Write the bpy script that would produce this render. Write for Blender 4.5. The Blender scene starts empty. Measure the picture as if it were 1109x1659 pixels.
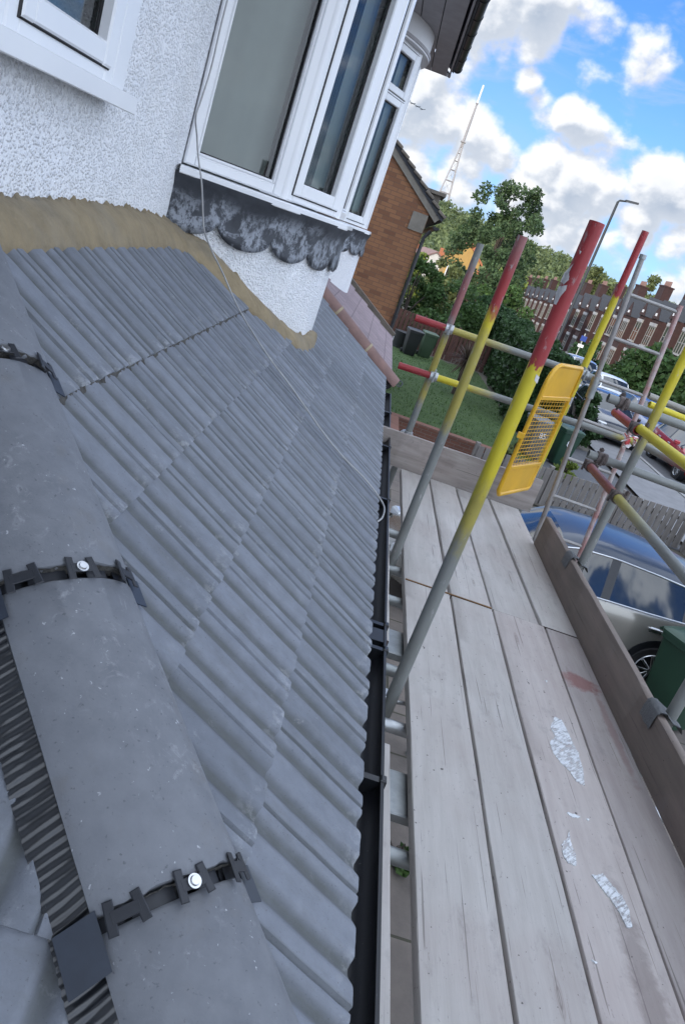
import bpy, math, random
import numpy as np
from mathutils import Vector, Matrix, noise as mnoise
random.seed(7); rng = np.random.default_rng(7)
SC = bpy.context.scene
COL = SC.collection
EZ = 3.85                      # eye height above the ground; builders below work relative to the eye
rad = math.radians
# ------------------------------------------------------------------ camera
cam = bpy.data.cameras.new('camera'); camo = bpy.data.objects.new('camera', cam); COL.objects.link(camo)
FPX, PW, PH = 1235., 1109., 1659.
def _d(u, v):
    w = Vector((u-PW/2, -(v-PH/2), -FPX)); return w.normalized()
_y = _d(638, 388); _z = -_d(-610, 4000); _z = (_z-_y*_y.dot(_z)).normalized(); _x = _y.cross(_z)
RC = Matrix((_x, _y, _z))      # camera to world rotation
M4 = RC.to_4x4(); M4.translation = Vector((0, 0, EZ)); camo.matrix_world = M4
cam.sensor_fit = 'VERTICAL'; cam.sensor_height = 36; cam.sensor_width = 24; cam.lens = FPX/PH*36
cam.clip_start = .02; cam.clip_end = 6000
SC.camera = camo
def ray(u, v): return RC @ Vector((u-PW/2, -(v-PH/2), -FPX))
def atX(u, v, x): r = ray(u, v); return r*(x/r.x)
def atY(u, v, y): r = ray(u, v); return r*(y/r.y)
def atZ(u, v, z): r = ray(u, v); return r*(z/r.z)
# ------------------------------------------------------------------ sky, sun, exposure
SUN_AZ = math.atan2(-.45, -.89); SUN_EL = rad(12)
W = bpy.data.worlds.new('World'); SC.world = W; W.use_nodes = True
SC.view_settings.view_transform = 'Standard'; SC.view_settings.look = 'None'
SC.view_settings.exposure = 1.12; SC.view_settings.gamma = 1
class NT:
    """tiny node-tree helper"""
    def __init__(s, tree): s.t = tree; s.n = tree.nodes; s.l = tree.links
    def new(s, typ, **kw):
        n = s.n.new(typ)
        for k, v in kw.items(): setattr(n, k, v)
        return n
    def put(s, sock, v):
        if isinstance(v, bpy.types.NodeSocket): s.l.new(v, sock)
        elif v is not None:
            if hasattr(sock.default_value, '__len__') and isinstance(v, (tuple, list)) and len(v) == 3 and len(sock.default_value) == 4: v = (*v, 1)
            sock.default_value = v
    def math(s, op, a, b=None, c=None, clamp=False):
        n = s.new('ShaderNodeMath', operation=op, use_clamp=clamp)
        s.put(n.inputs[0], a)
        if b is not None: s.put(n.inputs[1], b)
        if c is not None: s.put(n.inputs[2], c)
        return n.outputs[0]
    def vmath(s, op, a, b=None, scale=None):
        n = s.new('ShaderNodeVectorMath', operation=op)
        s.put(n.inputs[0], a)
        if b is not None: s.put(n.inputs[1], b)
        if scale is not None: s.put(n.inputs['Scale'], scale)
        return n.outputs['Value'] if op in ('LENGTH', 'DISTANCE', 'DOT_PRODUCT') else n.outputs[0]
    def noise(s, vec, scale, detail=4, rough=.55, dist=0):
        n = s.new('ShaderNodeTexNoise'); s.put(n.inputs['Vector'], vec); n.inputs['Scale'].default_value = scale
        n.inputs['Detail'].default_value = detail; n.inputs['Roughness'].default_value = rough; n.inputs['Distortion'].default_value = dist
        return n.outputs['Fac']
    def mapr(s, v, a, b, c=0., d=1., smooth=False):
        n = s.new('ShaderNodeMapRange'); n.interpolation_type = 'SMOOTHSTEP' if smooth else 'LINEAR'
        s.put(n.inputs[0], v)
        for i, q in enumerate((a, b, c, d)): s.put(n.inputs[i+1], q)
        return n.outputs[0]
    def mix(s, f, a, b, blend='MIX'):
        n = s.new('ShaderNodeMix', data_type='RGBA', blend_type=blend)
        s.put(n.inputs[0], f); s.put(n.inputs[6], a); s.put(n.inputs[7], b); return n.outputs[2]
def build_world():
    k = NT(W.node_tree); k.n.clear()
    sky = k.new('ShaderNodeTexSky', sky_type='NISHITA'); sky.sun_disc = False
    sky.sun_elevation = rad(30); sky.sun_rotation = SUN_AZ; sky.air_density = 1.0; sky.dust_density = .4; sky.ozone_density = 2.2
    d = k.vmath('NORMALIZE', k.new('ShaderNodeTexCoord').outputs['Generated'])
    sep = k.new('ShaderNodeSeparateXYZ'); k.l.new(d, sep.inputs[0])
    # cumulus banks where they hang, as directions with a radius and a weight
    def dirn(u, v): return ray(u, v).normalized()
    blobs = []
    for u, v, r, w in [(668, 150, .050, 1.1), (705, 205, .060, 1.1), (770, 220, .050, 1.1), (665, 270, .050, 1.), (745, 260, .05, 1.), (810, 245, .035, .95),
                       (740, 310, .045, .95), (700, 330, .03, .8),
                       (880, 268, .040, 1.1), (925, 300, .05, 1.05), (860, 310, .045, 1.0), (975, 318, .035, .95),
                       (858, 135, .024, 1.0), (872, 160, .026, .8), (915, 188, .024, 1.05), (935, 215, .03, .8), (880, 190, .03, .7),
                       (800, 25, .06, 1.0), (880, 30, .06, 1.05), (950, 45, .05, 1.0), (860, 70, .035, .85), (1040, 70, .035, .75), (1065, 105, .02, .6),
                       (1080, 310, .05, 1.), (1045, 345, .045, .8), (1030, 395, .032, 1.0), (1000, 385, .03, .8), (1085, 405, .035, 1.0), (1095, 450, .045, 1.0), (1015, 425, .04, .9),
                       (940, 395, .035, .8), (905, 370, .04, .85), (960, 350, .03, .7)]:
        blobs.append((dirn(u, v), r, w))
    def density(p):
        tot = None
        q = k.vmath('MULTIPLY', p, (1, 1, 1.0))
        for c, r, w in blobs:
            dist = k.vmath('DISTANCE', q, tuple(c))
            b = k.mapr(dist, 0, r*1.55, w, 0, True)
            tot = b if tot is None else k.math('MAXIMUM', tot, b)
        return tot
    def cloudn(p):
        w = k.vmath('MULTIPLY', p, (1, 1, 1.35))
        n1 = k.noise(w, 11, 6, .52)
        return n1
    sh = tuple(Vector((-.010, -.004, .013)))
    dens = density(d); n0 = cloudn(d)
    p2 = k.vmath('ADD', d, sh); n2 = cloudn(p2); dens2 = density(p2)
    # general cover elsewhere in the sky (behind and above)
    away = k.mapr(k.vmath('DISTANCE', d, tuple(dirn(850, 230))), .33, .6, 0, 1, True)
    gen = k.math('MULTIPLY', k.mapr(k.noise(d, 3.2, 6, .55), .40, .52, 0, .95, True), away)
    def cov(a, b): return k.math('ADD', k.math('MULTIPLY', a, .62), k.math('MULTIPLY', k.math('SUBTRACT', b, .5), 1.9))
    c0 = k.math('MAXIMUM', cov(dens, n0), k.math('ADD', gen, k.math('MULTIPLY', k.math('SUBTRACT', n0, .5), 1.4)))
    c2 = cov(dens2, n2)
    alpha = k.mapr(c0, .17, .47, 0, 1, True)
    lit = k.math('SUBTRACT', c0, c2)
    lit = k.mapr(lit, -.15, .22, 0, 1, True)
    thick = k.mapr(c0, .35, .95, 1, .0)
    fine = k.noise(d, 45, 4, .6)
    v = k.math('ADD', k.math('MULTIPLY', lit, .75), k.math('MULTIPLY', thick, .38))
    v = k.math('ADD', v, k.math('MULTIPLY', k.math('SUBTRACT', fine, .5), .12), clamp=True)
    ccol = k.mix(v, (2.0, 2.4, 3.05), (5.1, 5.15, 5.25))
    bright = k.mapr(away, 0, 1, 1.0, CLOUD_BOOST)  # unseen clouds out of view brightened to light the shaded foreground
    ccol = k.vmath('SCALE', ccol, scale=bright); ccol = k.mix(away, ccol, k.mix(1, ccol, (.90, .98, 1.10), 'MULTIPLY'))
    # thin veil towards the horizon
    veil = k.math('MULTIPLY', k.mapr(sep.outputs[2], .0, .30, .95, .0, True), k.mapr(k.noise(k.vmath('MULTIPLY', d, (1, 1, 3)), 5, 5, .6), .3, .75, .35, 1.))
    skyc = k.mix(1, sky.outputs[0], (.33, .56, .96), 'MULTIPLY')
    skyc = k.vmath('SCALE', skyc, scale=SKY_GAIN)
    base = k.mix(veil, skyc, (2.35, 3.0, 3.9))
    base = k.mix(k.math('MULTIPLY', k.mapr(k.noise(k.vmath('MULTIPLY', d, (1.2, 1, 4)), 7, 6, .62, .6), .5, .72, 0, .55, True), 1.0), base, (2.3, 3.0, 4.0))
    outc = k.mix(alpha, base, ccol)
    low = k.mapr(sep.outputs[2], -.06, -.005, 0, 1)
    outc = k.mix(low, (1.2, 1.3, 1.2), outc)
    bg = k.new('ShaderNodeBackground'); k.l.new(outc, bg.inputs[0]); bg.inputs[1].default_value = .10
    o = k.new('ShaderNodeOutputWorld'); k.l.new(bg.outputs[0], o.inputs[0])
CLOUD_BOOST = 2.3; SKY_GAIN = 1.0
build_world()
W.cycles.sampling_method = 'MANUAL'; W.cycles.sample_map_resolution = 512
sun = bpy.data.lights.new('sun', 'SUN'); sun.energy = 1.7; sun.angle = rad(.5); sun.color = (1, .88, .70)
suno = bpy.data.objects.new('sun', sun); COL.objects.link(suno)
sd = Vector((math.sin(SUN_AZ)*math.cos(SUN_EL), math.cos(SUN_AZ)*math.cos(SUN_EL), math.sin(SUN_EL)))
suno.rotation_euler = sd.to_track_quat('Z', 'Y').to_euler(); suno.location = (-20, -20, 30)
# ------------------------------------------------------------------ materials
MATS = {}
def pm(name, c1, c2=None, scale=6, rough=.7, metal=0, bump=0, bscale=40, bdist=.01, stretch=(1, 1, 1), spec=.5, detail=5, lo=.3, hi=.7, extra=None, coat=0, rand=0):
    if name in MATS: return MATS[name]
    m = bpy.data.materials.new(name); m.use_nodes = True; k = NT(m.node_tree)
    b = k.n['Principled BSDF']; co = k.new('ShaderNodeTexCoord').outputs['Object']
    v = k.vmath('MULTIPLY', co, stretch) if stretch != (1, 1, 1) else co
    if rand:
        oi = k.new('ShaderNodeObjectInfo')
        v = k.vmath('ADD', v, k.vmath('SCALE', (7.3, 3.1, 5.7), scale=k.math('MULTIPLY', oi.outputs['Random'], 9)))
    c2 = c2 or tuple(x*.82 for x in c1)
    col = k.mix(k.mapr(k.noise(v, scale, detail, .6), lo, hi), c2, c1)
    if rand:
        col = k.mix(1, col, k.mix(oi.outputs['Random'], (1-rand,)*3, (1+rand,)*3), 'MULTIPLY')
    k.put(b.inputs['Roughness'], rough); b.inputs['Metallic'].default_value = metal
    b.inputs['Specular IOR Level'].default_value = spec; b.inputs['Coat Weight'].default_value = coat
    if extra: col = extra(k, b, co, v, col) or col
    k.put(b.inputs['Base Color'], col)
    if bump:
        bn = k.new('ShaderNodeBump'); bn.inputs['Strength'].default_value = bump; bn.inputs['Distance'].default_value = bdist
        k.put(bn.inputs['Height'], k.noise(v, bscale, 4, .6)); k.l.new(bn.outputs[0], b.inputs['Normal'])
    MATS[name] = m; return m
def x_pebble(k, b, co, v, col):
    vo = k.new('ShaderNodeTexVoronoi'); vo.inputs['Scale'].default_value = 85; k.put(vo.inputs['Vector'], k.vmath('ADD', co, k.vmath('SCALE', k.new('ShaderNodeTexNoise').outputs['Color'], scale=.02)))
    n = k.noise(co, 30, 5, .65)
    h = k.math('ADD', k.math('MULTIPLY', n, .8), k.mapr(vo.outputs['Distance'], .1, .6, 1.0, 0))
    bn = k.new('ShaderNodeBump'); bn.inputs['Strength'].default_value = .82; bn.inputs['Distance'].default_value = .0085
    k.put(bn.inputs['Height'], h); k.l.new(bn.outputs[0], b.inputs['Normal'])
    # grime specks held in the pits
    pit = k.mapr(k.noise(co, 60, 4, .7), .57, .68, 0, 1)
    reg = k.mapr(k.noise(co, 2.3, 3, .5), .38, .62, .25, 1.0)
    col = k.mix(k.math('MULTIPLY', k.math('MULTIPLY', pit, reg), .55), col, (.28, .28, .29))
    return k.mix(k.math('MULTIPLY', k.mapr(k.noise(co, 1.7, 4, .6), .45, .75), .16), col, (.62, .62, .56))
M_white = pm('pebbledash_white', (.80, .81, .83), (.74, .76, .79), 9, .9, extra=x_pebble)
def x_mortar(k, b, co, v, col):
    return k.mix(k.mapr(k.noise(co, 3, 4, .6), .5, .75, 0, .45), col, (.22, .205, .17))
M_mortar = pm('mortar', (.285, .225, .135), (.19, .15, .092), 9, .95, bump=.9, bscale=24, bdist=.012, extra=x_mortar)
def x_tile(k, b, co, v, col):
    def A(n): q = k.new('ShaderNodeAttribute'); q.attribute_name = n; return q.outputs['Fac']
    col = k.mix(1, col, k.mix(A('tone'), (.84, .85, .86), (1.14, 1.14, 1.15)), 'MULTIPLY')
    col = k.mix(k.mapr(k.noise(co, 1.4, 3, .5), .35, .7, 0, .35), col, (.215, .23, .255))
    col = k.mix(k.math('MULTIPLY', k.mapr(k.noise(k.vmath('MULTIPLY', co, (1, 2.6, 1)), 6, 6, .68), .50, .70), .38), col, (.105, .108, .105))
    g = k.math('MULTIPLY', A('wear_shade'), k.mapr(k.noise(co, 12, 5, .65), .25, .60, .62, 1))  # rib valleys: real dirt plus painted shade between the rolls
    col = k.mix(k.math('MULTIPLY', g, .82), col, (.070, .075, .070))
    ef = k.math('MULTIPLY', k.mapr(k.noise(co, 26, 6, .75), .60, .70), k.mapr(k.noise(co, 3.1, 2, .5), .42, .62))
    col = k.mix(k.math('MULTIPLY', ef, .45), col, (.36, .37, .38))
    ch = k.math('MULTIPLY', k.mapr(k.noise(co, 34, 5, .7), .50, .60), k.math('MULTIPLY', A('edge'), k.mapr(k.noise(co, 5, 3, .5), .42, .6)))
    col = k.mix(k.math('MULTIPLY', ch, .42), col, (.44, .45, .46))
    return k.mix(k.mapr(k.noise(co, 210, 2, .5), .66, .74, 0, .5), col, (.06, .06, .06))
M_tile = pm('concrete_tile', (.186, .202, .233), (.132, .144, .168), 20, .8, bump=.35, bscale=160, bdist=.003, extra=x_tile, lo=.25, hi=.75)
def x_hip(k, b, co, v, col):
    col = k.mix(k.mapr(k.noise(co, 3.2, 5, .6), .38, .68, 0, .55), col, (.185, .195, .215))
    ef = k.math('MULTIPLY', k.mapr(k.noise(co, 30, 7, .78, .6), .56, .70), k.mapr(k.noise(co, 4.2, 2, .5), .42, .60))
    col = k.mix(k.math('MULTIPLY', ef, .50), col, (.36, .37, .385))
    sp = k.mapr(k.noise(co, 110, 3, .6), .64, .72)
    col = k.mix(k.math('MULTIPLY', sp, .55), col, (.05, .05, .055))
    br = k.mapr(k.noise(co, 9, 4, .6), .58, .70); col = k.mix(k.math('MULTIPLY', br, .22), col, (.13, .115, .095))
    st = k.mapr(k.noise(k.vmath('MULTIPLY', co, (1.6, 1.6, .3)), 48, 3, .6), .69, .74)
    return k.mix(k.math('MULTIPLY', st, .65), col, (.5, .51, .53))
M_hip = pm('hip_tile_grey', (.165, .174, .190), (.118, .126, .142), 24, .72, bump=.3, bscale=190, bdist=.002, extra=x_hip)
M_tileedge = pm('rough_tile_edge', (.10, .095, .085), (.05, .048, .045), 60, .95, bump=1, bscale=90, bdist=.01)
M_black = pm('black_plastic', (.012, .013, .016), (.008, .009, .011), 30, .32, spec=.5)
def x_gut(k, b, co, v, col):
    sc = k.mapr(k.noise(k.vmath('MULTIPLY', co, (12, 1.5, 12)), 22, 3, .6, .5), .70, .74)
    dots = k.mapr(k.noise(co, 95, 2, .6), .70, .76)
    col = k.mix(k.math('MULTIPLY', sc, .35), col, (.12, .13, .15)); return k.mix(k.math('MULTIPLY', dots, .5), col, (.10, .105, .11))
M_gutter = pm('gutter_plastic', (.005, .006, .009), (.0035, .004, .006), 9, .42, extra=x_gut)
M_clip = pm('clip_plastic', (.020, .022, .028), (.014, .016, .021), 50, .5)
M_foil = pm('ridge_roll_foil', (.012, .014, .018), (.006, .007, .009), 25, .30, spec=.7)
M_zinc = pm('bright_zinc', (.62, .63, .64), (.5, .51, .52), 60, .28, 1)
M_upvc = pm('white_upvc', (.78, .79, .80), (.74, .75, .77), 3, .28)
M_gap = pm('dark_gasket', (.02, .02, .022), None, 10, .6)
def glass_mat(name, tint, refl=1.0, rough=.02):
    m = bpy.data.materials.new(name); m.use_nodes = True; k = NT(m.node_tree); k.n.clear()
    tr = k.new('ShaderNodeBsdfTransparent'); tr.inputs[0].default_value = (*tint, 1)
    gl = k.new('ShaderNodeBsdfGlossy'); gl.inputs['Roughness'].default_value = rough; gl.inputs[0].default_value = (refl, refl, refl, 1)
    fr = k.new('ShaderNodeFresnel'); fr.inputs[0].default_value = 1.6
    mx = k.new('ShaderNodeMixShader'); k.l.new(k.math('MULTIPLY', fr.outputs[0], .95, clamp=True), mx.inputs[0]); k.l.new(tr.outputs[0], mx.inputs[1]); k.l.new(gl.outputs[0], mx.inputs[2])
    o = k.new('ShaderNodeOutputMaterial'); k.l.new(mx.outputs[0], o.inputs[0]); MATS[name] = m; return m
M_glass = glass_mat('window_glass', (.72, .76, .74))
M_curtain = pm('grey_curtain', (.46, .49, .475), (.36, .39, .375), 1.6, .9)
M_room = pm('room_dark', (.10, .11, .11), (.07, .075, .08), 2, .9)
def x_lead(k, b, co, v, col):
    a = k.mapr(k.noise(co, 9, 6, .66, .5), .455, .535)
    s = k.mapr(k.noise(k.vmath('MULTIPLY', co, (1.3, 1.3, .8)), 30, 6, .72), .40, .52)
    at = k.new('ShaderNodeAttribute'); at.attribute_name = 'wear_shade'
    return k.mix(k.math('MULTIPLY', k.math('MULTIPLY', a, s), k.math('MULTIPLY', at.outputs['Fac'], .80)), col, (.30, .325, .365))
M_lead = pm('lead_sheet', (.060, .066, .078), (.026, .029, .036), 8, .55, .25, bump=.15, bscale=14, bdist=.006, extra=x_lead)
M_soffit = pm('soffit_boards', (.34, .325, .335), (.27, .26, .265), 8, .6)
M_fascia = pm('fascia_white', (.68, .68, .69), (.6, .6, .61), 4, .5)
def brick_mat(name, c1, c2, c3, mortar, bw=.225, bh=.075, axes='xz', soft=.0):
    def ex(k, b, co, v, col):
        sp = k.new('ShaderNodeSeparateXYZ'); k.l.new(co, sp.inputs[0]); cb = k.new('ShaderNodeCombineXYZ')
        h = k.math('ADD', sp.outputs[0], sp.outputs[1]) if axes == 'both' else sp.outputs['XYZ'.index(axes[0].upper())]
        k.l.new(h, cb.inputs[0]); k.l.new(sp.outputs[2], cb.inputs[1])
        t = k.new('ShaderNodeTexBrick'); k.l.new(cb.outputs[0], t.inputs['Vector']); t.inputs['Scale'].default_value = 1
        t.inputs['Brick Width'].default_value = bw; t.inputs['Row Height'].default_value = bh; t.inputs['Mortar Size'].default_value = .006; t.inputs['Mortar Smooth'].default_value = .3
        t.inputs['Color1'].default_value = (0, 0, 0, 1); t.inputs['Color2'].default_value = (1, 1, 1, 1); t.inputs['Mortar'].default_value = (.5, .5, .5, 1)
        t.inputs['Bias'].default_value = -.25
        bw_ = k.new('ShaderNodeRGBToBW'); k.l.new(t.outputs['Color'], bw_.inputs[0])
        cc = k.mix(k.mapr(bw_.outputs[0], .2, .8), c1, c2)
        cc = k.mix(k.mapr(bw_.outputs[0], .80, .86), cc, c3)
        cc = k.mix(k.mapr(k.noise(co, 1.3, 4, .6), .3, .75, 0, .35), cc, tuple(x*.6 for x in c1))
        cc = k.mix(t.outputs['Fac'], cc, mortar)
        bn = k.new('ShaderNodeBump'); bn.inputs['Strength'].default_value = .4; bn.inputs['Distance'].default_value = .006
        k.put(bn.inputs['Height'], k.math('SUBTRACT', k.noise(co, 40, 3), t.outputs['Fac'])); k.l.new(bn.outputs[0], b.inputs['Normal'])
        return cc
    return pm(name, c1, None, 5, .9, extra=ex)
M_brick = brick_mat('brown_brick', (.265, .125, .060), (.145, .062, .034), (.070, .030, .026), (.125, .075, .048))
M_redbrick = brick_mat('red_brick', (.040, .0145, .0135), (.029, .0115, .011), (.021, .010, .010), (.040, .028, .025), axes='both')  # terrace brick darkened so sunlit fronts look unlit; shade is in the colour
M_gardenbrick = brick_mat('garden_wall_brick', (.17, .075, .05), (.12, .055, .04), (.08, .04, .032), (.16, .13, .11), axes='both')
M_cement = pm('cement_patch', (.22, .20, .165), (.17, .155, .13), 9, .95, bump=.5, bscale=30)
M_verge = pm('grey_verge_tiles', (.17, .145, .115), (.11, .095, .08), 12, .9, bump=.4, bscale=20)
M_slate = pm('slate', (.030, .033, .041), (.019, .021, .026), 7, .55, bump=.3, bscale=14, bdist=.02)  # darkened too, putting shade into the terrace roofs' colour
def x_pink(k, b, co, v, col):
    t = k.new('ShaderNodeTexBrick'); sp = k.new('ShaderNodeSeparateXYZ'); k.l.new(co, sp.inputs[0]); cb = k.new('ShaderNodeCombineXYZ')
    k.l.new(sp.outputs[1], cb.inputs[0]); k.l.new(sp.outputs[0], cb.inputs[1]); k.l.new(cb.outputs[0], t.inputs['Vector'])
    t.inputs['Scale'].default_value = 1; t.inputs['Brick Width'].default_value = .27; t.inputs['Row Height'].default_value = .24; t.inputs['Mortar Size'].default_value = .006
    t.offset = 0
    t.inputs['Color1'].default_value = (.9, .9, .9, 1); t.inputs['Color2'].default_value = (1.1, 1.1, 1.1, 1); t.inputs['Mortar'].default_value = (.62, .6, .6, 1)
    return k.mix(1, col, t.outputs['Color'], 'MULTIPLY')
M_pink = pm('pinkish_tiles', (.27, .205, .215), (.20, .155, .165), 7, .8, bump=.3, bscale=60, extra=x_pink)
M_terra = pm('terracotta_ridge', (.23, .135, .115), (.16, .10, .09), 9, .85, bump=.3, bscale=50)
M_steel = pm('galvanised_steel', (.36, .38, .38), (.22, .235, .235), 11, .5, .75, bump=.12, bscale=90, bdist=.002)
M_rust = pm('rusty_coupler', (.17, .145, .135), (.075, .055, .05), 30, .75, .4, bump=.4, bscale=60)
M_coupler = pm('bright_coupler', (.50, .52, .53), (.34, .35, .36), 25, .42, .8)
RED, YEL, GRY, SIL = (.30, .028, .032), (.56, .47, .022), (.205, .215, .205), (.46, .46, .48)
YWORN = (.36, .31, .07); RWORN = (.26, .10, .10)
def pole_mat(name, stops, L, worn=.5):
    """paint bands along the tube; stops = [(metres from the tube's start, colour)], edges broken by wear"""
    m = bpy.data.materials.new(name); m.use_nodes = True; k = NT(m.node_tree); b = k.n['Principled BSDF']
    co = k.new('ShaderNodeTexCoord').outputs['Object']; sp = k.new('ShaderNodeSeparateXYZ'); k.l.new(co, sp.inputs[0])
    wob = k.math('MULTIPLY', k.math('SUBTRACT', k.noise(k.vmath('MULTIPLY', co, (1, 1, .35)), 30, 6, .74), .5), .26)
    t = k.math('DIVIDE', k.math('ADD', sp.outputs[2], wob), L)
    r = k.new('ShaderNodeValToRGB'); r.color_ramp.interpolation = 'LINEAR'
    e = r.color_ramp.elements; first = True
    prev = None
    pts = []
    for s, c, soft in stops:
        if prev is None: pts.append((s/L, c))
        else:
            q_ = .002+soft*.25 if soft < .03 else soft*1.1; pts.append((max(0, (s-q_)/L), prev)); pts.append((min(1, (s+q_)/L), c))
        prev = c
    e[0].position = pts[0][0]; e[0].color = (*pts[0][1], 1)
    e[1].position = min(1, pts[-1][0]) if len(pts) > 1 else 1; e[1].color = (*pts[-1][1], 1)
    for p, c in pts[1:-1]:
        q = e.new(min(1, max(0, p))); q.color = (*c, 1)
    k.l.new(t, r.inputs[0])
    chip = k.math('MAXIMUM', k.mapr(k.noise(k.vmath('MULTIPLY', co, (1, 1, .30)), 38, 6, .72), .60, .65), k.mapr(k.noise(k.vmath('MULTIPLY', co, (1, 1, .5)), 13, 6, .75), .665, .68))
    dirt = k.mapr(k.noise(k.vmath('MULTIPLY', co, (1, 1, .25)), 17, 5, .65), .42, .72, 0, .55)
    col = k.mix(k.math('MULTIPLY', chip, worn), r.outputs[0], (.36, .36, .36))
    rs = k.mapr(k.noise(co, 55, 4, .7), .66, .72); col = k.mix(k.math('MULTIPLY', rs, .5), col, (.12, .07, .05))
    col = k.mix(dirt, col, k.mix(1, col, (.62, .60, .58), 'MULTIPLY'))
    k.put(b.inputs['Base Color'], col); b.inputs['Roughness'].default_value = .46; b.inputs['Metallic'].default_value = .12
    bn = k.new('ShaderNodeBump'); bn.inputs['Strength'].default_value = .25; bn.inputs['Distance'].default_value = .003
    k.put(bn.inputs['Height'], k.noise(co, 60, 4)); k.l.new(bn.outputs[0], b.inputs['Normal'])
    return m
def board_mat(name, c1, c2, stains=(), red=.0):
    def ex(k, b, co, v, col):
        gr = k.noise(k.vmath('MULTIPLY', co, (14, .55, 14)), 9, 6, .6, .3)
        col = k.mix(k.mapr(gr, .50, .70, 0, .12), col, tuple(x*.62 for x in c2))
        crack = k.mapr(k.noise(k.vmath('MULTIPLY', co, (20, .30, 20)), 5, 3, .5, .2), .665, .69)
        col = k.mix(k.math('MULTIPLY', crack, .55), col, (.07, .06, .055))
        sc = k.mapr(k.noise(k.vmath('MULTIPLY', co, (3.5, 1, 1)), 30, 3, .6, 1.2), .69, .72)
        col = k.mix(k.math('MULTIPLY', sc, .45), col, (.11, .10, .10))
        bl = k.mapr(k.noise(co, 2.2, 4, .55), .45, .75, 0, .32)
        col = k.mix(bl, col, (.30, .225, .205))
        sm_ = k.math('MULTIPLY', k.mapr(k.noise(k.vmath('MULTIPLY', co, (1.6, .8, 1)), 9, 6, .68), .54, .70), k.mapr(k.noise(co, 1.6, 3, .5), .38, .6))
        col = k.mix(k.math('MULTIPLY', sm_, .42), col, (.19, .17, .165))
        vo = k.new('ShaderNodeTexVoronoi'); vo.inputs['Scale'].default_value = 1.0; k.put(vo.inputs['Vector'], k.vmath('MULTIPLY', v, (1.1, 2.0, 0)))
        kn = k.math('MULTIPLY', k.mapr(vo.outputs['Distance'], .10, .04), k.mapr(k.math('SINE', k.math('MULTIPLY', vo.outputs['Distance'], 190)), -1, 1, .35, 1)); col = k.mix(k.math('MULTIPLY', kn, .55), col, (.15, .115, .10))
        pit = k.mapr(k.noise(k.vmath('MULTIPLY', co, (1, .35, 1)), 95, 3, .7), .655, .70); col = k.mix(k.math('MULTIPLY', pit, .40), col, (.12, .11, .11))
        dot = k.mapr(k.noise(co, 62, 1, .5), .755, .775)
        col = k.mix(k.math('MULTIPLY', dot, .8), col, (.05, .045, .045))
        for (cx, cy, rx, ry, cc, amt) in stains:
            d = k.vmath('LENGTH', k.vmath('MULTIPLY', k.vmath('SUBTRACT', co, (cx, cy, 0)), (1/rx, 1/ry, 0)))
            d = k.math('ADD', d, k.math('MULTIPLY', k.math('SUBTRACT', k.noise(co, 16, 5, .7), .5), 1.7))
            f = k.math('MULTIPLY', k.mapr(d, 1.05, .55), amt)
            col = k.mix(f, col, cc)
        return col
    return pm(name, c1, c2, 3.5, .85, bump=.2, bscale=30, bdist=.004, stretch=(7, .7, 7), extra=ex, rand=.06)
M_board = board_mat('scaffold_board', (.50, .475, .45), (.41, .385, .36))
M_board_near = board_mat('scaffold_board_stained', (.41, .385, .38), (.31, .28, .275))
M_toe = board_mat('toe_board_wood', (.20, .165, .140), (.145, .12, .105))
M_toe2 = board_mat('end_board_wood', (.40, .36, .33), (.24, .21, .19))
M_boardend = pm('dark_board_edge', (.11, .075, .065), (.07, .05, .045), 20, .9)
M_paint = pm('white_paint_splash', (.78, .80, .82), (.66, .69, .72), 30, .7, bump=.5, bscale=60)
def paint_alpha():
    m = bpy.data.materials.new('brushed_white_paint'); m.use_nodes = True; k = NT(m.node_tree); b = k.n['Principled BSDF']; co = k.new('ShaderNodeTexCoord').outputs['Object']
    k.put(b.inputs['Base Color'], k.mix(k.noise(co, 30, 4), (.62, .65, .68), (.80, .82, .84))); b.inputs['Roughness'].default_value = .6
    r = k.vmath('MULTIPLY', co, (2.6, 1.0, 1)); rot = k.new('ShaderNodeVectorRotate'); k.l.new(co, rot.inputs[0]); rot.inputs['Angle'].default_value = .75
    f = k.math('ADD', k.math('MULTIPLY', k.noise(k.vmath('MULTIPLY', rot.outputs[0], (3.2, .6, 1)), 46, 5, .7), .55), k.math('MULTIPLY', k.noise(co, 14, 6, .75), .5))
    tr = k.new('ShaderNodeBsdfTransparent'); mx = k.new('ShaderNodeMixShader'); k.l.new(k.mapr(f, .40, .57, 0, .94), mx.inputs[0]); k.l.new(tr.outputs[0], mx.inputs[1]); k.l.new(b.outputs[0], mx.inputs[2]); k.l.new(mx.outputs[0], k.n['Material Output'].inputs[0]); return m
M_brushed = paint_alpha()
M_yellow = pm('yellow_powder_coat', (.72, .40, .012), (.60, .33, .012), 6, .4, bump=.05, bscale=12)
M_web = pm('grey_webbing', (.14, .145, .15), (.10, .105, .11), 60, .9, bump=.6, bscale=120)
M_wire = pm('grey_cable', (.40, .40, .40), (.30, .30, .30), 20, .5)
M_ground = pm('earth_ground', (.115, .10, .08), (.07, .065, .05), 1.2, .95, bump=.4, bscale=6)
M_tarmac = pm('tarmac', (.085, .088, .095), (.065, .067, .072), 2.2, .85, bump=.3, bscale=60)
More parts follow.
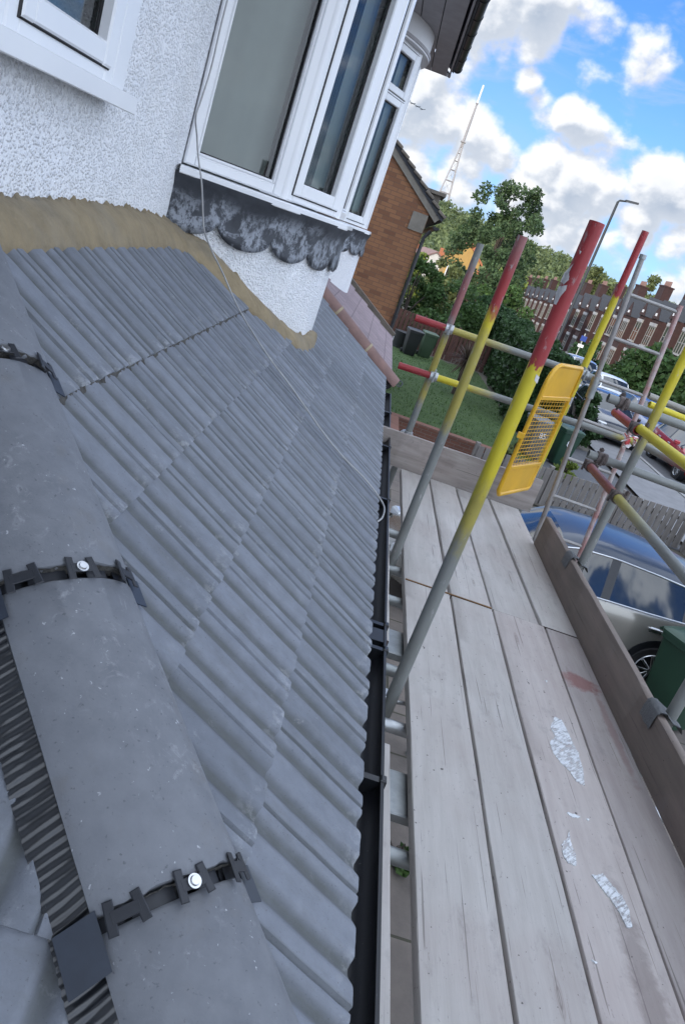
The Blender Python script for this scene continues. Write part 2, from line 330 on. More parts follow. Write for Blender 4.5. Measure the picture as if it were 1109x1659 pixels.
def x_slab(k, b, co, v, col):
    t = k.new('ShaderNodeTexBrick'); k.l.new(co, t.inputs['Vector']); t.inputs['Scale'].default_value = 1; t.inputs['Brick Width'].default_value = .9; t.inputs['Row Height'].default_value = .6
    t.inputs['Mortar Size'].default_value = .012; t.inputs['Color1'].default_value = (.85, .85, .85, 1); t.inputs['Color2'].default_value = (1.1, 1.08, 1.05, 1); t.inputs['Mortar'].default_value = (.35, .38, .28, 1)
    return k.mix(1, col, t.outputs['Color'], 'MULTIPLY')
M_slab = pm('paving_slabs', (.165, .142, .125), (.11, .096, .086), 4, .9, bump=.3, bscale=40, extra=x_slab)
M_pave = pm('pavement_grey', (.20, .20, .205), (.15, .15, .155), 3, .9, bump=.2, bscale=30)
M_kerb = pm('kerb_stone', (.27, .265, .26), None, 6, .85)
M_lawn = pm('lawn_grass', (.065, .118, .026), (.034, .070, .017), 5, .95, bump=1, bscale=60, bdist=.05)
M_hill = pm('hill_meadow', (.08, .12, .04), (.05, .08, .025), .03, .95)
def leaf_mat(name, c1, c2, sc=.6, trans=.25, rnd=0):
    m = bpy.data.materials.new(name); m.use_nodes = True; k = NT(m.node_tree); b = k.n['Principled BSDF']
    co = k.new('ShaderNodeTexCoord').outputs['Object']
    g = k.new('ShaderNodeNewGeometry')
    col = k.mix(k.mapr(k.noise(co, sc, 4, .6), .3, .7), c2, c1)
    col = k.mix(1, col, k.mix(g.outputs['Random Per Island'], (.60, .62, .6), (1.35, 1.3, 1.2)), 'MULTIPLY')
    k.put(b.inputs['Base Color'], col); b.inputs['Roughness'].default_value = .6; b.inputs['Specular IOR Level'].default_value = .25
    t = k.new('ShaderNodeBsdfTranslucent'); k.put(t.inputs[0], col); mx = k.new('ShaderNodeMixShader'); mx.inputs[0].default_value = trans
    k.l.new(b.outputs[0], mx.inputs[1]); k.l.new(t.outputs[0], mx.inputs[2]); k.l.new(mx.outputs[0], k.n['Material Output'].inputs[0])
    MATS[name] = m; return m
M_leaf_mid = leaf_mat('leaves_mid_green', (.075, .135, .040), (.042, .085, .028))
M_leaf_dark = leaf_mat('leaves_dark_green', (.040, .085, .030), (.022, .052, .020))
M_leaf_tree = leaf_mat('leaves_ragged_tree', (.078, .125, .055), (.046, .082, .040))
M_leaf_hedge = leaf_mat('leaves_hedge', (.042, .085, .030), (.022, .050, .020), 1.5)
M_leaf_light = leaf_mat('leaves_light_green', (.19, .24, .05), (.12, .17, .04))
M_leaf_olive = leaf_mat('leaves_olive', (.13, .155, .06), (.08, .10, .04))
M_leaf_far = leaf_mat('leaves_far', (.15, .185, .085), (.085, .12, .055), .05)
M_cord = leaf_mat('leaves_cordyline', (.10, .075, .055), (.055, .04, .035), 4)
M_bark = pm('bark', (.075, .06, .045), (.045, .036, .03), 8, .95, bump=.6, bscale=20)
# ------------------------------------------------------------------ mesh builder and scene helpers
class MB:
    def __init__(s): s.v = []; s.f = []; s.m = []; s.cur = 0; s.attr = None; s.more = {}
    def add(s, vs, fs, mi=None):
        o = len(s.v); s.v += [tuple(p) for p in vs]; s.f += [tuple(i+o for i in q) for q in fs]; s.m += [s.cur if mi is None else mi]*len(fs); return s
    def box(s, c, size, rot=None, mi=None, bev=0):
        hx, hy, hz = [d/2 for d in size]
        if bev:
            b = bev; P = []
            for z, ins in ((-hz, b), (-hz+b, 0), (hz-b, 0), (hz, b)):
                x, y = hx-ins, hy-ins
                P += [(-x+(b if not ins else 0)*0, -y, z), (x, -y, z), (x, y, z), (-x, y, z)]
            F = [(3, 2, 1, 0), (12, 13, 14, 15)]
            for k in range(3):
                for j in range(4): F.append((k*4+j, k*4+(j+1) % 4, k*4+4+(j+1) % 4, k*4+4+j))
        else:
            P = [(x, y, z) for z in (-hz, hz) for x, y in ((-hx, -hy), (hx, -hy), (hx, hy), (-hx, hy))]
            F = [(3, 2, 1, 0), (4, 5, 6, 7), (0, 1, 5, 4), (1, 2, 6, 5), (2, 3, 7, 6), (3, 0, 4, 7)]
        P = [Vector(p) for p in P]
        if rot is not None: P = [rot @ p for p in P]
        return s.add([p+Vector(c) for p in P], F, mi)
    def bar(s, a, b, w, h, up=(0, 0, 1), mi=None, bev=0):
        """box from a to b, w across, h along up"""
        a, b = Vector(a), Vector(b); y = (b-a); L = y.length; y.normalize(); up = Vector(up); x = y.cross(up).normalized(); z = x.cross(y)
        return s.box((a+b)/2, (w, L, h), Matrix((x, y, z)).transposed(), mi, bev)
    def tube(s, pts, r, n=12, mi=None, cap=True, closed=False):
        pts = [Vector(p) for p in pts]; N = len(pts); rs = r if isinstance(r, (list, tuple)) else [r]*N
        vs = []; ref = None
        for i, p in enumerate(pts):
            t = (pts[min(i+1, N-1)]-pts[max(i-1, 0)]).normalized()
            if ref is None: ref = t.orthogonal().normalized()
            ref = (ref-t*ref.dot(t)).normalized(); bi = t.cross(ref)
            vs += [p+(ref*math.cos(a)+bi*math.sin(a))*rs[i] for a in (2*math.pi*j/n for j in range(n))]
        fs = [(i*n+j, i*n+(j+1) % n, (i+1)*n+(j+1) % n, (i+1)*n+j) for i in range(N-1) for j in range(n)]
        if cap: fs += [tuple(range(n-1, -1, -1)), tuple(range((N-1)*n, N*n))]
        return s.add(vs, fs, mi)
    def hollow(s, a, b, r, t=.004, n=16):
        """scaffold tube with open ends"""
        a, b = Vector(a), Vector(b); ax = (b-a).normalized(); o = ax.orthogonal().normalized(); q = ax.cross(o)
        def ring(p, rr): return [p+(o*math.cos(w)+q*math.sin(w))*rr for w in (2*math.pi*j/n for j in range(n))]
        seg = max(2, int((b-a).length/.25))
        ins = min(.25, (b-a).length*.42)
        rings = [ring(a+ax*ins, r-t), ring(a, r-t)]+[ring(a+(b-a)*i/seg, r) for i in range(seg+1)]+[ring(b, r-t), ring(b-ax*ins, r-t)]
        vs = [p for g in rings for p in g]; K = len(rings)
        return s.add(vs, [(i*n+j, i*n+(j+1) % n, (i+1)*n+(j+1) % n, (i+1)*n+j) for i in range(K-1) for j in range(n)])
    def grid(s, rows, mi=None, closed=False):
        n = len(rows[0]); vs = [p for r in rows for p in r]
        fs = [(i*n+j, i*n+j+1, (i+1)*n+j+1, (i+1)*n+j) for i in range(len(rows)-1) for j in range(n-1)]
        return s.add(vs, fs, mi)
    def prism(s, poly, d, mi=None):
        """poly: 3-D points of one face; d: extrusion vector"""
        d = Vector(d); n = len(poly); P = [Vector(p) for p in poly]; vs = P+[p+d for p in P]
        fs = [tuple(range(n-1, -1, -1)), tuple(range(n, 2*n))]+[(i, (i+1) % n, n+(i+1) % n, n+i) for i in range(n)]
        return s.add(vs, fs, mi)
    def build(s, name, mat, parent=None, local=False, smooth=False, loc=None, angle=None):
        org = Vector((0, 0, 0))
        if parent is not None and not local:
            p = parent
            while p is not None: org += Vector(p.location); p = p.parent
            org -= Vector((0, 0, EZ))
        elif parent is None and loc is not None: org = Vector(loc) if not local else Vector((0, 0, 0))
        me = bpy.data.meshes.new(name)
        me.from_pydata([(x-org.x, y-org.y, z-org.z) for x, y, z in s.v], [], s.f)
        mats = mat if isinstance(mat, (list, tuple)) else [mat]
        for m in mats: me.materials.append(m)
        if len(mats) > 1: me.polygons.foreach_set('material_index', s.m)
        if s.attr is not None:
            a = me.attributes.new('wear_shade', 'FLOAT', 'POINT'); a.data.foreach_set('value', s.attr)
        for nm_, vals in s.more.items():
            a = me.attributes.new(nm_, 'FLOAT', 'POINT'); a.data.foreach_set('value', vals)
        me.update()
        if smooth or angle:
            me.polygons.foreach_set('use_smooth', [True]*len(me.polygons))
            if angle: me.set_sharp_from_angle(angle=rad(angle))
        o = bpy.data.objects.new(name, me); COL.objects.link(o)
        if parent is not None: o.parent = parent
        else:
            l = Vector(loc) if loc is not None else Vector((0, 0, 0)); o.location = l+Vector((0, 0, EZ))
        return o
def tag(o, label, cat, group=None, kind=None):
    if label: o['label'] = label
    if cat: o['category'] = cat
    if group: o['group'] = group
    if kind: o['kind'] = kind
    return o
def thing(name, label, cat, loc, group=None, rz=0):
    o = bpy.data.objects.new(name, None); COL.objects.link(o); o.location = Vector(loc)+Vector((0, 0, EZ)); o.rotation_euler = (0, 0, rz); o.empty_display_size = .2
    return tag(o, label, cat, group)
def struct(o): o['kind'] = 'structure'; return o
def copy_tree(o, parent=None):
    c = o.copy(); COL.objects.link(c)
    if parent is not None: c.parent = parent
    for ch in list(o.children): copy_tree(ch, c)
    return c
def nz(p, s=1.): return mnoise.noise(Vector(p)*s)
# ================================================================== terrain
def sm(a, b, x):
    t = min(1, max(0, (x-a)/(b-a))); return t*t*(3-2*t)
G0 = -3.85
def gz(x, y):
    """ground height: flat round the houses, the street falls away, a wooded hill closes the view"""
    f = sm(7.5, 10, x)
    z = G0-.05*max(0, min(y, 113)-50)*1.0-.028*max(0, min(y, 190)-113)
    z = z if x > 9 or y > 50 else G0*(1-sm(7.5, 10, x)) + z*sm(7.5, 10, x) if y <= 50 else z
    h = sm(230, 640, y+.10*x)
    left = 1+.55*sm(60, -60, x-.045*y)
    return z+h*(26*left+4*math.sin(x*.021)+3*math.sin(y*.013+x*.01))
def terrain():
    xs = [-700, -400, -250, -150, -90, -50, -25, -12, -4, 0, 3, 6, 7.5, 8.2, 9, 10, 12, 15, 18, 22, 27, 34, 45, 60, 85, 120, 170, 240, 340, 500, 800]
    ys = [-60, -30, -12, 0, 6, 12, 18, 24, 30, 36, 42, 50, 60, 72, 85, 100, 113, 130, 150, 170, 190, 230, 270, 310, 350, 390, 430, 480, 530, 580, 640, 720, 850, 1100, 1500, 2200]
    b = MB(); b.grid([[(x, y, gz(x, y)) for x in xs] for y in ys]); struct(b.build('ground', M_ground, smooth=True))
    def sheet(name, mat, x0, x1, y0, y1, dz, ny=30):
        b = MB(); b.grid([[(x0+(x1-x0)*i/3, y0+(y1-y0)*j/ny, gz(x0+(x1-x0)*i/3, y0+(y1-y0)*j/ny)+dz) for i in range(4)] for j in range(ny+1)])
        return struct(b.build(name, mat))
    sheet('hill', M_hill, -150, 320, 235, 800, .4, 40)
    sheet('road', M_tarmac, 10.2, 17.6, -20, 190, .010, 90)
    sheet('pavement', M_pave, 8.0, 10.0, -20, 60, .09, 40)
    sheet('far_pavement', M_pave, 17.8, 20, 30, 190, .11, 80)
    b = MB()
    for y in range(-20, 60, 4): b.bar((10.1, y+.02, gz(10.1, y)+.04), (10.1, y+3.98, gz(10.1, y+4)+.04), .14, .14)
    struct(b.build('kerb', M_kerb))
    sheet('forecourt_paving', M_slab, .25, 8.0, -6, 14.6, .008, 20)
    sheet('driveway', M_tarmac, 5.2, 8.0, 15.2, 23, .012, 8)
    sheet('garden_soil', M_ground, .5, 5.2, 14.8, 16.6, .03, 4)
    b = MB(); ny, nx = 60, 24
    b.grid([[(.45+4.7*i/nx, 16.6+15.6*j/ny, G0+.05+.05*nz((i*.5, j*.5, 0))) for i in range(nx+1)] for j in range(ny+1)])
    struct(b.build('lawn', M_lawn, smooth=True))
    # blades: short grass, nobody could count it
    g = MB()
    for _ in range(5200):
        x, y = random.uniform(.5, 5.1), 16.7+15*random.random()**1.4; h = random.uniform(.03, .09); a = random.random()*6.3; w = .012
        c, s_ = math.cos(a)*w, math.sin(a)*w; lx, ly = random.uniform(-.03, .03), random.uniform(-.03, .03)
        z = G0+.04
        g.add([(x-c, y-s_, z), (x+c, y+s_, z), (x+lx, y+ly, z+h)], [(0, 1, 2)])
    tag(g.build('grass', M_leaf_mid), None, None, kind='stuff')
terrain()
# ================================================================== the rendered house
TP = .625                                  # roof pitch (tan)
NRM = Vector((TP, 0, 1)).normalized()
def roofz(x): return -1-TP*x
def on_roof(u, v, up=0.):
    r = ray(u, v); n = Vector((TP, 0, 1)); return r*((-1+up*n.length)/r.dot(n))
WX = -1.13; BC = Vector((-1.615, 5.3)); BR = 1.285; YP = 7.52      # wall plane, bow centre and radius, party line
def on_bow(u, v, R=BR, cy=5.3):
    r = ray(u, v); a = r.x**2+r.y**2; bq = -2*(r.x*BC.x+r.y*cy); c = BC.x**2+cy**2-R*R
    D = bq*bq-4*a*c
    t = (-bq-math.sqrt(D))/(2*a) if D > 0 else -bq/(2*a)
    p = r*t
    if p.x < WX: p = atX(u, v, WX)
    return p
def bow(ang, R=BR, cy=5.3): return BC.x+R*math.cos(rad(ang)), cy+R*math.sin(rad(ang))
house = thing('house', 'white pebbledashed house with bow window and grey-tiled lower roof, nearest the camera', 'house', (-4, 1, G0))
def main_walls(par, y0, y1, gap):
    b = MB(); zt = 2.1; back = -8.6
    g0, g1 = gap
    # front wall above the lean-to: solid slabs either side of the openings
    for a, c, z0, z1 in ((y0, .9, G0, zt), (.9, 3.02, G0, .11), (.9, 3.02, 1.75, zt), (3.02, g0, G0, zt), (g1, y1, G0, zt)):
        if c > a: b.box((WX-.15, (a+c)/2, (z0+z1)/2), (.3, c-a, z1-z0))
    b.box((WX-.15, (g0+g1)/2, (1.95+zt)/2), (.3, g1-g0, zt-1.95)); b.box((WX-.15, (g0+g1)/2, (G0-1.0)/2), (.3, g1-g0, -1.0-G0))
    return b
def bow_wall(par, cy):
    b = MB(); n = 40
    rows = []
    for z in (-1.25, -.9, -.5, -.2, -.02): rows.append([(*bow(-70+140*i/n, BR, cy), z) for i in range(n+1)])
    b.grid(rows); b.grid([[(*bow(-70+140*i/n, r, cy), -.02) for i in range(n+1)] for r in (BR, .3)])
    return b.build('bow_wall', M_white, par, smooth=True)
b = main_walls(house, -11, YP, (4.13, 6.47))
b.box((-4.9, -11.15, (G0+2.1)/2), (7.5, .3, 2.1-G0)); b.box((-8.75, -1.7, (G0+2.1)/2), (.3, 18.4, 2.1-G0))
b.build('wall', M_white, house)
b = MB(); b.box((-4.8, 2, -.35), (6.4, 11, .1)); b.box((-4.4, 2, 2.03), (5.5, 11, .06)); b.box((-3.2, 2, .9), (.1, 11, 2.4)); b.build('room', M_room, house)
bow_wall(house, 5.3)
# ground-floor front below the lean-to
b = MB(); b.box((.16, 4.3, (G0-1.34)/2), (.24, 6.4, -1.34-G0)); b.build('ground_floor_wall', M_white, house)
# lean-to roof tiles
P_, A_ = .125, .0155
def profile(y):
    u = ((y-1.22)/P_) % 1.0; u = u-1 if u > .5 else u
    return A_*(sm(.47, .30, -u) if u < 0 else sm(.47, .16, u))
def tile_rows(y0, y1, ncourse, mirror, hipcut, gauge=.247, x_e=.354, xtop=-1.005, jit=0):
    b = MB(); attr = []; tone = []; edge = []
    C_ = .914; CUT = .238 if mirror else .114
    for j in range(ncourse):
        xl = x_e-gauge*j; xh = x_e-gauge*(j+1)-.06 if j < ncourse-1 else xtop
        ys0 = y0
        if hipcut: ys0 = max(y0, C_-xl+CUT-.03)
        step = P_/20; n = int((y1-ys0)/step); ys = [ys0+step*i for i in range(n+1)]
        off = (j % 2)*P_
        rows = []
        fr = [(-.0001, -.020), (0, 0), (.02, .0012)]+[(.02+.98*i/13, 0) for i in range(1, 14)]
        for q, (t, dz) in enumerate(fr):
            row = []
            for y_ in ys:
                xq = xl+(xh-xl)*t; y = max(y_, C_+CUT-xq) if hipcut else y_
                ti = math.floor((y-1.20-off)/.25); wob = .0018*mnoise.noise(Vector((ti*3.1, j*7.7, 0))); tilt = .003*mnoise.noise(Vector((ti*5.3, j*2.1, 4)))
                x = xl+(xh-xl)*t+wob*(1-t)+.0012*mnoise.noise(Vector((y*60, j*9, 1)))*(t < .01)
                uu = ((y-1.20-off)/.25) % 1.0
                lift = .011*(1-t)-.006
                jt = .005*sm(.0, .10, uu)*0+(-.009 if uu < .024 else (.0015*(1-sm(.026, .3, uu)) if uu < .3 else 0))
                if t <= 0: jt += -.0
                if q == 0: jt += .0; h = profile(y)*.55+lift+jt-.006
                else: h = profile(y)+lift+jt+dz+tilt
                h += .0012*mnoise.noise(Vector((x*14, y*14, 3)))
                p = Vector((x, y, roofz(x)))+NRM*h
                gr = sm(.30, 1.0, 1-profile(y)/A_)  # valley darkening, part dirt and part shade put into the colour
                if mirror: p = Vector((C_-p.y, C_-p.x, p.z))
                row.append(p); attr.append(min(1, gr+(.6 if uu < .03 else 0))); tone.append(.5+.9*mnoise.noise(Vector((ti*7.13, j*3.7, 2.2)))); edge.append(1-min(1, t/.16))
            rows.append(row)
        # keep only what lies on this side of the hip
        o = len(b.v); nn = len(ys)
        b.v += [tuple(p) for r in rows for p in r]
        for i in range(len(rows)-1):
            for k in range(nn-1):
                m = rows[i][k]
                if hipcut and (rows[i][k]-rows[i][k+1]).length < 1e-6 and (rows[i+1][k]-rows[i+1][k+1]).length < 1e-6: continue
                q = (o+i*nn+k, o+i*nn+k+1, o+(i+1)*nn+k+1, o+(i+1)*nn+k)
                b.f.append(q if mirror else q[::-1]); b.m.append(0)
    b.attr = attr; b.more = {'tone': tone, 'edge': edge}
    return b
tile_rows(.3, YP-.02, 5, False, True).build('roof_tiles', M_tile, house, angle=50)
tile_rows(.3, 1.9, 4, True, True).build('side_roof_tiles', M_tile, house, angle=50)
# crumbly cut edge under the top course
b = MB(); rows = [[], [], []]
for i in range(620):
    y = 1.74+i*.0075
    n1, n2 = nz((y*55, 1, 2)), nz((y*90, 5, 1))
    for r, (dx, h) in enumerate(((-.004+.010*n1, .004+profile(y)*.8+.004*n2), (.010+.010*n2, -.004+.008*n1+profile(y)*.5), (.014+.014*n1, -.022))):
        x = .354-.247*4+dx; rows[r].append(Vector((x, y, roofz(x)))+NRM*(h+.002))
b.grid(rows); b.build('cut_tile_edge', M_tileedge, house)
# mortar fillet between roof and wall
def fillet(par, low, top, name='mortar_fillet', mat=M_mortar, n=9, bulge=.030, jag=.010):
    def resample(P, N):
        d = [0]
        for a, c in zip(P, P[1:]): d.append(d[-1]+(c-a).length)
        out = []
        for i in range(N):
            s_ = d[-1]*i/(N-1); k = max(j for j in range(len(P)-1) if d[j] <= s_+1e-9); out.append(P[k].lerp(P[k+1], (s_-d[k])/(d[k+1]-d[k])))
        return out
    N = 520; L = resample(low, N); T = resample(top, N); b = MB(); rows = []
    for j in range(n+1):
        t = j/n; row = []
        for i in range(N):
            p = L[i].lerp(T[i], t); s_ = i*.012
            j1 = jag*(nz((s_*18, 0, 7))+.4*nz((s_*50, 3, 7)))+.014*nz((s_*7, 9, 2))
            if j == n: p = p+Vector((0, 0, j1*1.5))
            if j == 0: p = p+Vector((.35, -.35, -.35))*.3*abs(j1)
            w = math.sin(math.pi*t)
            p = p+Vector((.55, -.35, .65))*(bulge*w+.006*w*nz((s_*6, t*4, 1))+.004*w*nz((s_*22, t*9, 1)))
            row.append(p)
        rows.append(row)
    rows.append([p+Vector((-.05, .05, 0)) for p in rows[-1]])
    rows.insert(0, [p+Vector((-.02, .02, -.05)) for p in rows[0]])
    b.grid([[q for q in r] for r in rows]); return b.build(name, mat, par, smooth=True)
low = [Vector((-.985, 1.7, roofz(-.985)))+NRM*.008]+[on_roof(u, v, .010) for u, v in [(5, 405), (100, 402), (200, 400), (275, 400), (300, 408), (323, 425), (353, 456), (394, 494), (430, 526), (465, 553), (485, 567), (500, 570), (509, 563), (512, 552)]]
top = [Vector((WX+.004, 1.9, -.25))]+[atX(u, v, WX+.004) for u, v in [(5, 316), (80, 320), (150, 325), (230, 340), (268, 352)]]+[on_bow(u, v, BR+.008) for u, v in [(300, 374), (330, 390), (362, 423), (400, 465), (440, 508), (468, 533), (484, 542), (496, 543), (504, 534)]]
fillet(house, low, top)
# ---- windows
def upvc_bar(b, p, q, w, d, out, bev=.006): b.bar(p, q, d, w, up=Vector(q-p).cross(Vector(out)), bev=bev)
def frame_rect(b, o, ux, out, x0, x1, z0, z1, w, d, dz=0):
    """rectangular frame in the plane (ux, z) at o, bars w wide and d deep"""
    up = Vector((0, 0, 1)); P = lambda x, z: o+ux*x+up*z+out*dz
    h = w/2
    for (xa, za, xb, zb) in ((x0+h, z0, x0+h, z1), (x1-h, z0, x1-h, z1)):
        b.bar(P(xa, za), P(xb, zb), w, d, up=out, bev=.007)
    for za in (z0+h, z1-h): b.bar(P(x0+w-.002, za), P(x1-w+.002, za), w-.0015, d-.003, up=out, bev=.007)
def window_unit(par, o, ux, out, W_, z0, z1, sash, transom=None, wf=.055, lbl=None):
    """a window light: fixed frame, optional opening sash, pane, gasket"""
    f = MB(); frame_rect(f, o, ux, out, 0, W_, z0, z1, wf, .07)
    root = f.build('window', M_upvc, par)
    up = Vector((0, 0, 1))
    lights = [(z0+wf, z1-wf)] if not transom else [(z0+wf, transom-.03), (transom+.03, z1-wf)]
    if transom:
        t = MB(); t.bar(o+ux*wf+up*transom, o+ux*(W_-wf)+up*transom, .06, .068, up=out, bev=.007); t.build('transom', M_upvc, root)
    for k, (a, c) in enumerate(lights):
        x0, x1 = wf, W_-wf
        if sash or (transom and k == 1):
            s_ = MB(); frame_rect(s_, o, ux, out, x0-.016, x1+.016, a-.016, c+.016, .070, .06, .018); s_.build('sash', M_upvc, root)
            g_ = MB(); frame_rect(g_, o, ux, out, x0-.022, x1+.022, a-.022, c+.022, .012, .012, .036); g_.build('gasket', M_gap, root)
            x0 += .054; x1 -= .054; a += .054; c -= .054
        else:
            s_ = MB(); frame_rect(s_, o, ux, out, x0-.002, x1+.002, a-.002, c+.002, .018, .05, .006); s_.build('glazing_bead', M_upvc, root)
            x0 += .016; x1 -= .016; a += .016; c -= .016
        g_ = MB(); frame_rect(g_, o, ux, out, x0-.002, x1+.002, a-.002, c+.002, .008, .012, .004); g_.build('gasket', M_gap, root)
        p = MB(); P = lambda x, z, d: o+ux*x+up*z+out*d
        p.add([P(x0, a, -.004), P(x1, a, -.004), P(x1, c, -.004), P(x0, c, -.004)], [(0, 1, 2, 3)])
        p.build('pane', M_glass, root)
    return root
def bow_window(par, cy, near=True):
    zt, zb = 1.86, .0
    angs = [-68, -40.8, -13.6, 13.6, 40.8, 68]
    for k in range(5):
        a = Vector((*bow(angs[k], BR-.03, cy), 0)); c = Vector((*bow(angs[k+1], BR-.03, cy), 0))
        ux = (c-a).normalized(); out = Vector((ux.y, -ux.x, 0)); w = (c-a).length
        window_unit(par, a+ux*.012, ux, out, w-.024, zb, zt, k in (1, 3), 1.36 if k in (1, 3) else None)
        if k < 5 and k > 0:
            m = MB(); m.tube([a+out*.0+Vector((0, 0, zb)), a+Vector((0, 0, zt))], .040, 10); m.build('mullion', M_upvc, par, angle=40)
    # sill following the facets, lead apron, curved head
    s_ = MB()
    ring = lambda r, z: [(*bow(q, r/math.cos(rad(0)), cy), z) for q in angs]
    R0, R1 = BR-.14, BR+.075
    rows = [ring(R0, -.004), ring(R1-.006, -.012), ring(R1, -.018), ring(R1, -.046), ring(R1-.006, -.050), ring(R0, -.050)]
    s_.grid(rows); s_.build('window_sill', M_upvc, par)
    L = MB(); n = 260; attr = []; rows = []
    sc = 22.6*.5
    def drop(q):
        u = ((q+56.7)/14.9) % 1.0
        k_ = math.floor((q+56.7)/14.9)
        return .180+.098*math.sqrt(max(0, 1-((u-.5)/.5)**2))+.012*nz((k_*3.3, 1, cy)), u
    for j in range(9):
        t = j/8; row = []
        for i in range(n+1):
            q = -69+138*i/n; d, u = drop(q)
            z = -.04-d*t; wv = .010*nz((q*.05, t*2, cy))+.006*nz((q*.21, t*3, 1))
            r = BR+.050-.030*sm(0, .35, t)+.004+wv*t+.016*sm(.75, 1, t)*(.4+abs(nz((q*.08, 3, 3))))
            row.append((*bow(q, r, cy), z)); attr.append(sm(.16, .50, t+.25*nz((q*.07, t*2, 6))))
        rows.append(row)
    for r_ in (.006,):
        row = []
        for i in range(n+1):
            x, y, z = rows[-1][i]; q = -69+138*i/n; row.append((*bow(q, math.hypot(x-BC.x, y-cy)-.007, cy), z)); attr.append(.3)
        rows.append(row)
    L.grid(rows); L.attr = attr; L.build('lead_apron', M_lead, par, smooth=True)
    h = MB(); n = 40
    prof = [(BR-.10, zt), (BR+.05, zt), (BR+.05, zt+.03), (BR+.03, zt+.03), (BR+.03, zt+.26), (BR-.1, zt+.26)]
    h.grid([[(*bow(-70+140*i/n, r, cy), z) for i in range(n+1)] for r, z in prof]); h.build('window_head', M_fascia, par, smooth=False)
    t = MB(); t.grid([[(*bow(-70+140*i/n, r, cy), z) for i in range(n+1)] for r, z in ((BR+.035, zt+.005), (BR+.058, zt+.02), (BR+.058, zt+.05), (BR+.032, zt+.055))]); t.build('head_drip', M_soffit, par)
    c = MB()
    c.grid([[(*bow(q, BR-.16-.006*math.sin(q*.8), cy), z) for q in [-67+i for i in range(0, 25 if near else 12)]] for z in (0, 1.9)]); c.build('curtain', M_curtain, par, smooth=True)
    c = MB()
    c.grid([[(*bow(q, BR-.14-.015*math.sin(q*2.9), cy), z) for q in [-24+i for i in range(0, 9)]] for z in (0, 1.9)]); c.build('curtain', M_curtain, par, smooth=True)
bow_window(house, 5.3)
# the flat window at the left
wo = Vector((WX-.02, 3.22, 0)); ux = Vector((0, -1, 0)); out = Vector((1, 0, 0))
ux = Vector((0, 1, 0))
w0 = window_unit(house, Vector((WX+.015, 2.12, 0)), ux, out, .76, .135, 1.74, True, wf=.075)
b = MB(); b.bar(Vector((WX+.012, 2.945, .135)), Vector((WX+.012, 2.945, 1.74)), .132, .072, up=out, bev=.008); b.build('outer_frame', M_upvc, w0)
window_unit(house, Vector((WX+.013, .93, 0)), ux, out, 1.19, .137, 1.738, False, wf=.075)
s_ = MB(); s_.bar(Vector((WX+.03, .85, .128)), Vector((WX+.03, 3.005, .128)), .15, .03, bev=.006); s_.bar(Vector((WX+.10, .85, .120)), Vector((WX+.10, 3.006, .120)), .012, .056, bev=.003); s_.build('window_sill', M_upvc, w0)
# ---- eaves, main roof
def main_roof(par, y0, y1, ridge=(-4.9, 5.1), verge=False):
    b = MB(); ex, ez = .0, 2.1
    b.prism([(ex+.02, y0, ez+.06), (ridge[0], y0, ridge[1]), (ridge[0], y0, ridge[1]+.12), (ex+.05, y0, ez+.18)], (0, y1-y0, 0))
    b.prism([(-9.6, y0, ez+.06), (ridge[0], y0, ridge[1]), (ridge[0], y0, ridge[1]+.12), (-9.65, y0, ez+.18)], (0, y1-y0, 0)); b.build('main_roof', M_slate, par)
    s_ = MB()
    for k in range(5): s_.box((WX+.11+.215*k, (y0+y1)/2, ez+.008), (.205, y1-y0-.01, .018))
    s_.build('soffit', M_soffit, par)
    f = MB(); f.box((-.015, (y0+y1)/2, ez+.09), (.022, y1-y0, .19)); f.build('fascia', M_soffit, par)
    g = MB(); half_gutter(g, .055, ez+.13, y0, y1-.02, .058, 1); g.build('eaves_gutter', M_gutter, par, angle=40)
def half_gutter(b, x, z, y0, y1, r, ribs=0):
    """half-round channel, lips at z, thickness 3 mm, with end plates"""
    n = 14; prof = [(x+r*math.cos(a), z+r*math.sin(a)) for a in (math.pi+math.pi*i/n for i in range(n+1))]
    inner = [(x+(r-.004)*math.cos(a), z+(r-.004)*math.sin(a)) for a in (math.pi+math.pi*i/n for i in range(n+1))][::-1]
    loop = prof+inner
    b.prism([(px, y0, pz) for px, pz in loop], (0, y1-y0, 0))
    for y in (y0, y1-.004): b.prism([(px, y, pz) for px, pz in prof], (0, .004, 0))
    if ribs:
        yy = y1-.03
        while yy > y0:
            b.prism([(x+(px-x)*1.1, yy-.025, z+(pz-z)*1.1) for px, pz in prof], (0, .05, 0)); yy -= .62
main_roof(house, -11.4, YP)
# ---- lower gutter
GX, GZ, GR = .380, -1.272, .056
b = MB(); half_gutter(b, GX, GZ, .12, YP-.5, GR)
b.bar((GX+GR-.001, .12, GZ+.001), (GX+GR-.001, YP-.5, GZ+.001), .009, .008); gut = b.build('gutter', M_gutter, house, angle=40)
for y in (1.66, 2.34, 2.52, 3.97, 5.1, 6.2):
    b = MB(); b.box((GX+GR+.002, y, GZ-.008), (.018, .026, .036), bev=.004); b.prism([(GX+(GR+.004)*math.cos(a), y-.011, GZ+(GR+.004)*math.sin(a)) for a in (math.pi+math.pi*i/8 for i in range(9))], (0, .022, 0)); b.build('bracket', M_black, gut)
b = MB(); b.prism([(GX+.0, 2.39, GZ-.002)]+[(GX+(GR+.006)*math.cos(a), 2.39, GZ+(GR+.006)*math.sin(a)) for a in (math.pi+math.pi*i/10 for i in range(11))], (0, .09, 0)); b.build('gutter_union', M_black, gut)
b = MB(); b.box((.325, 3.8, -1.33), (.02, 7.2, .16)); b.build('lower_fascia', M_fascia, house)
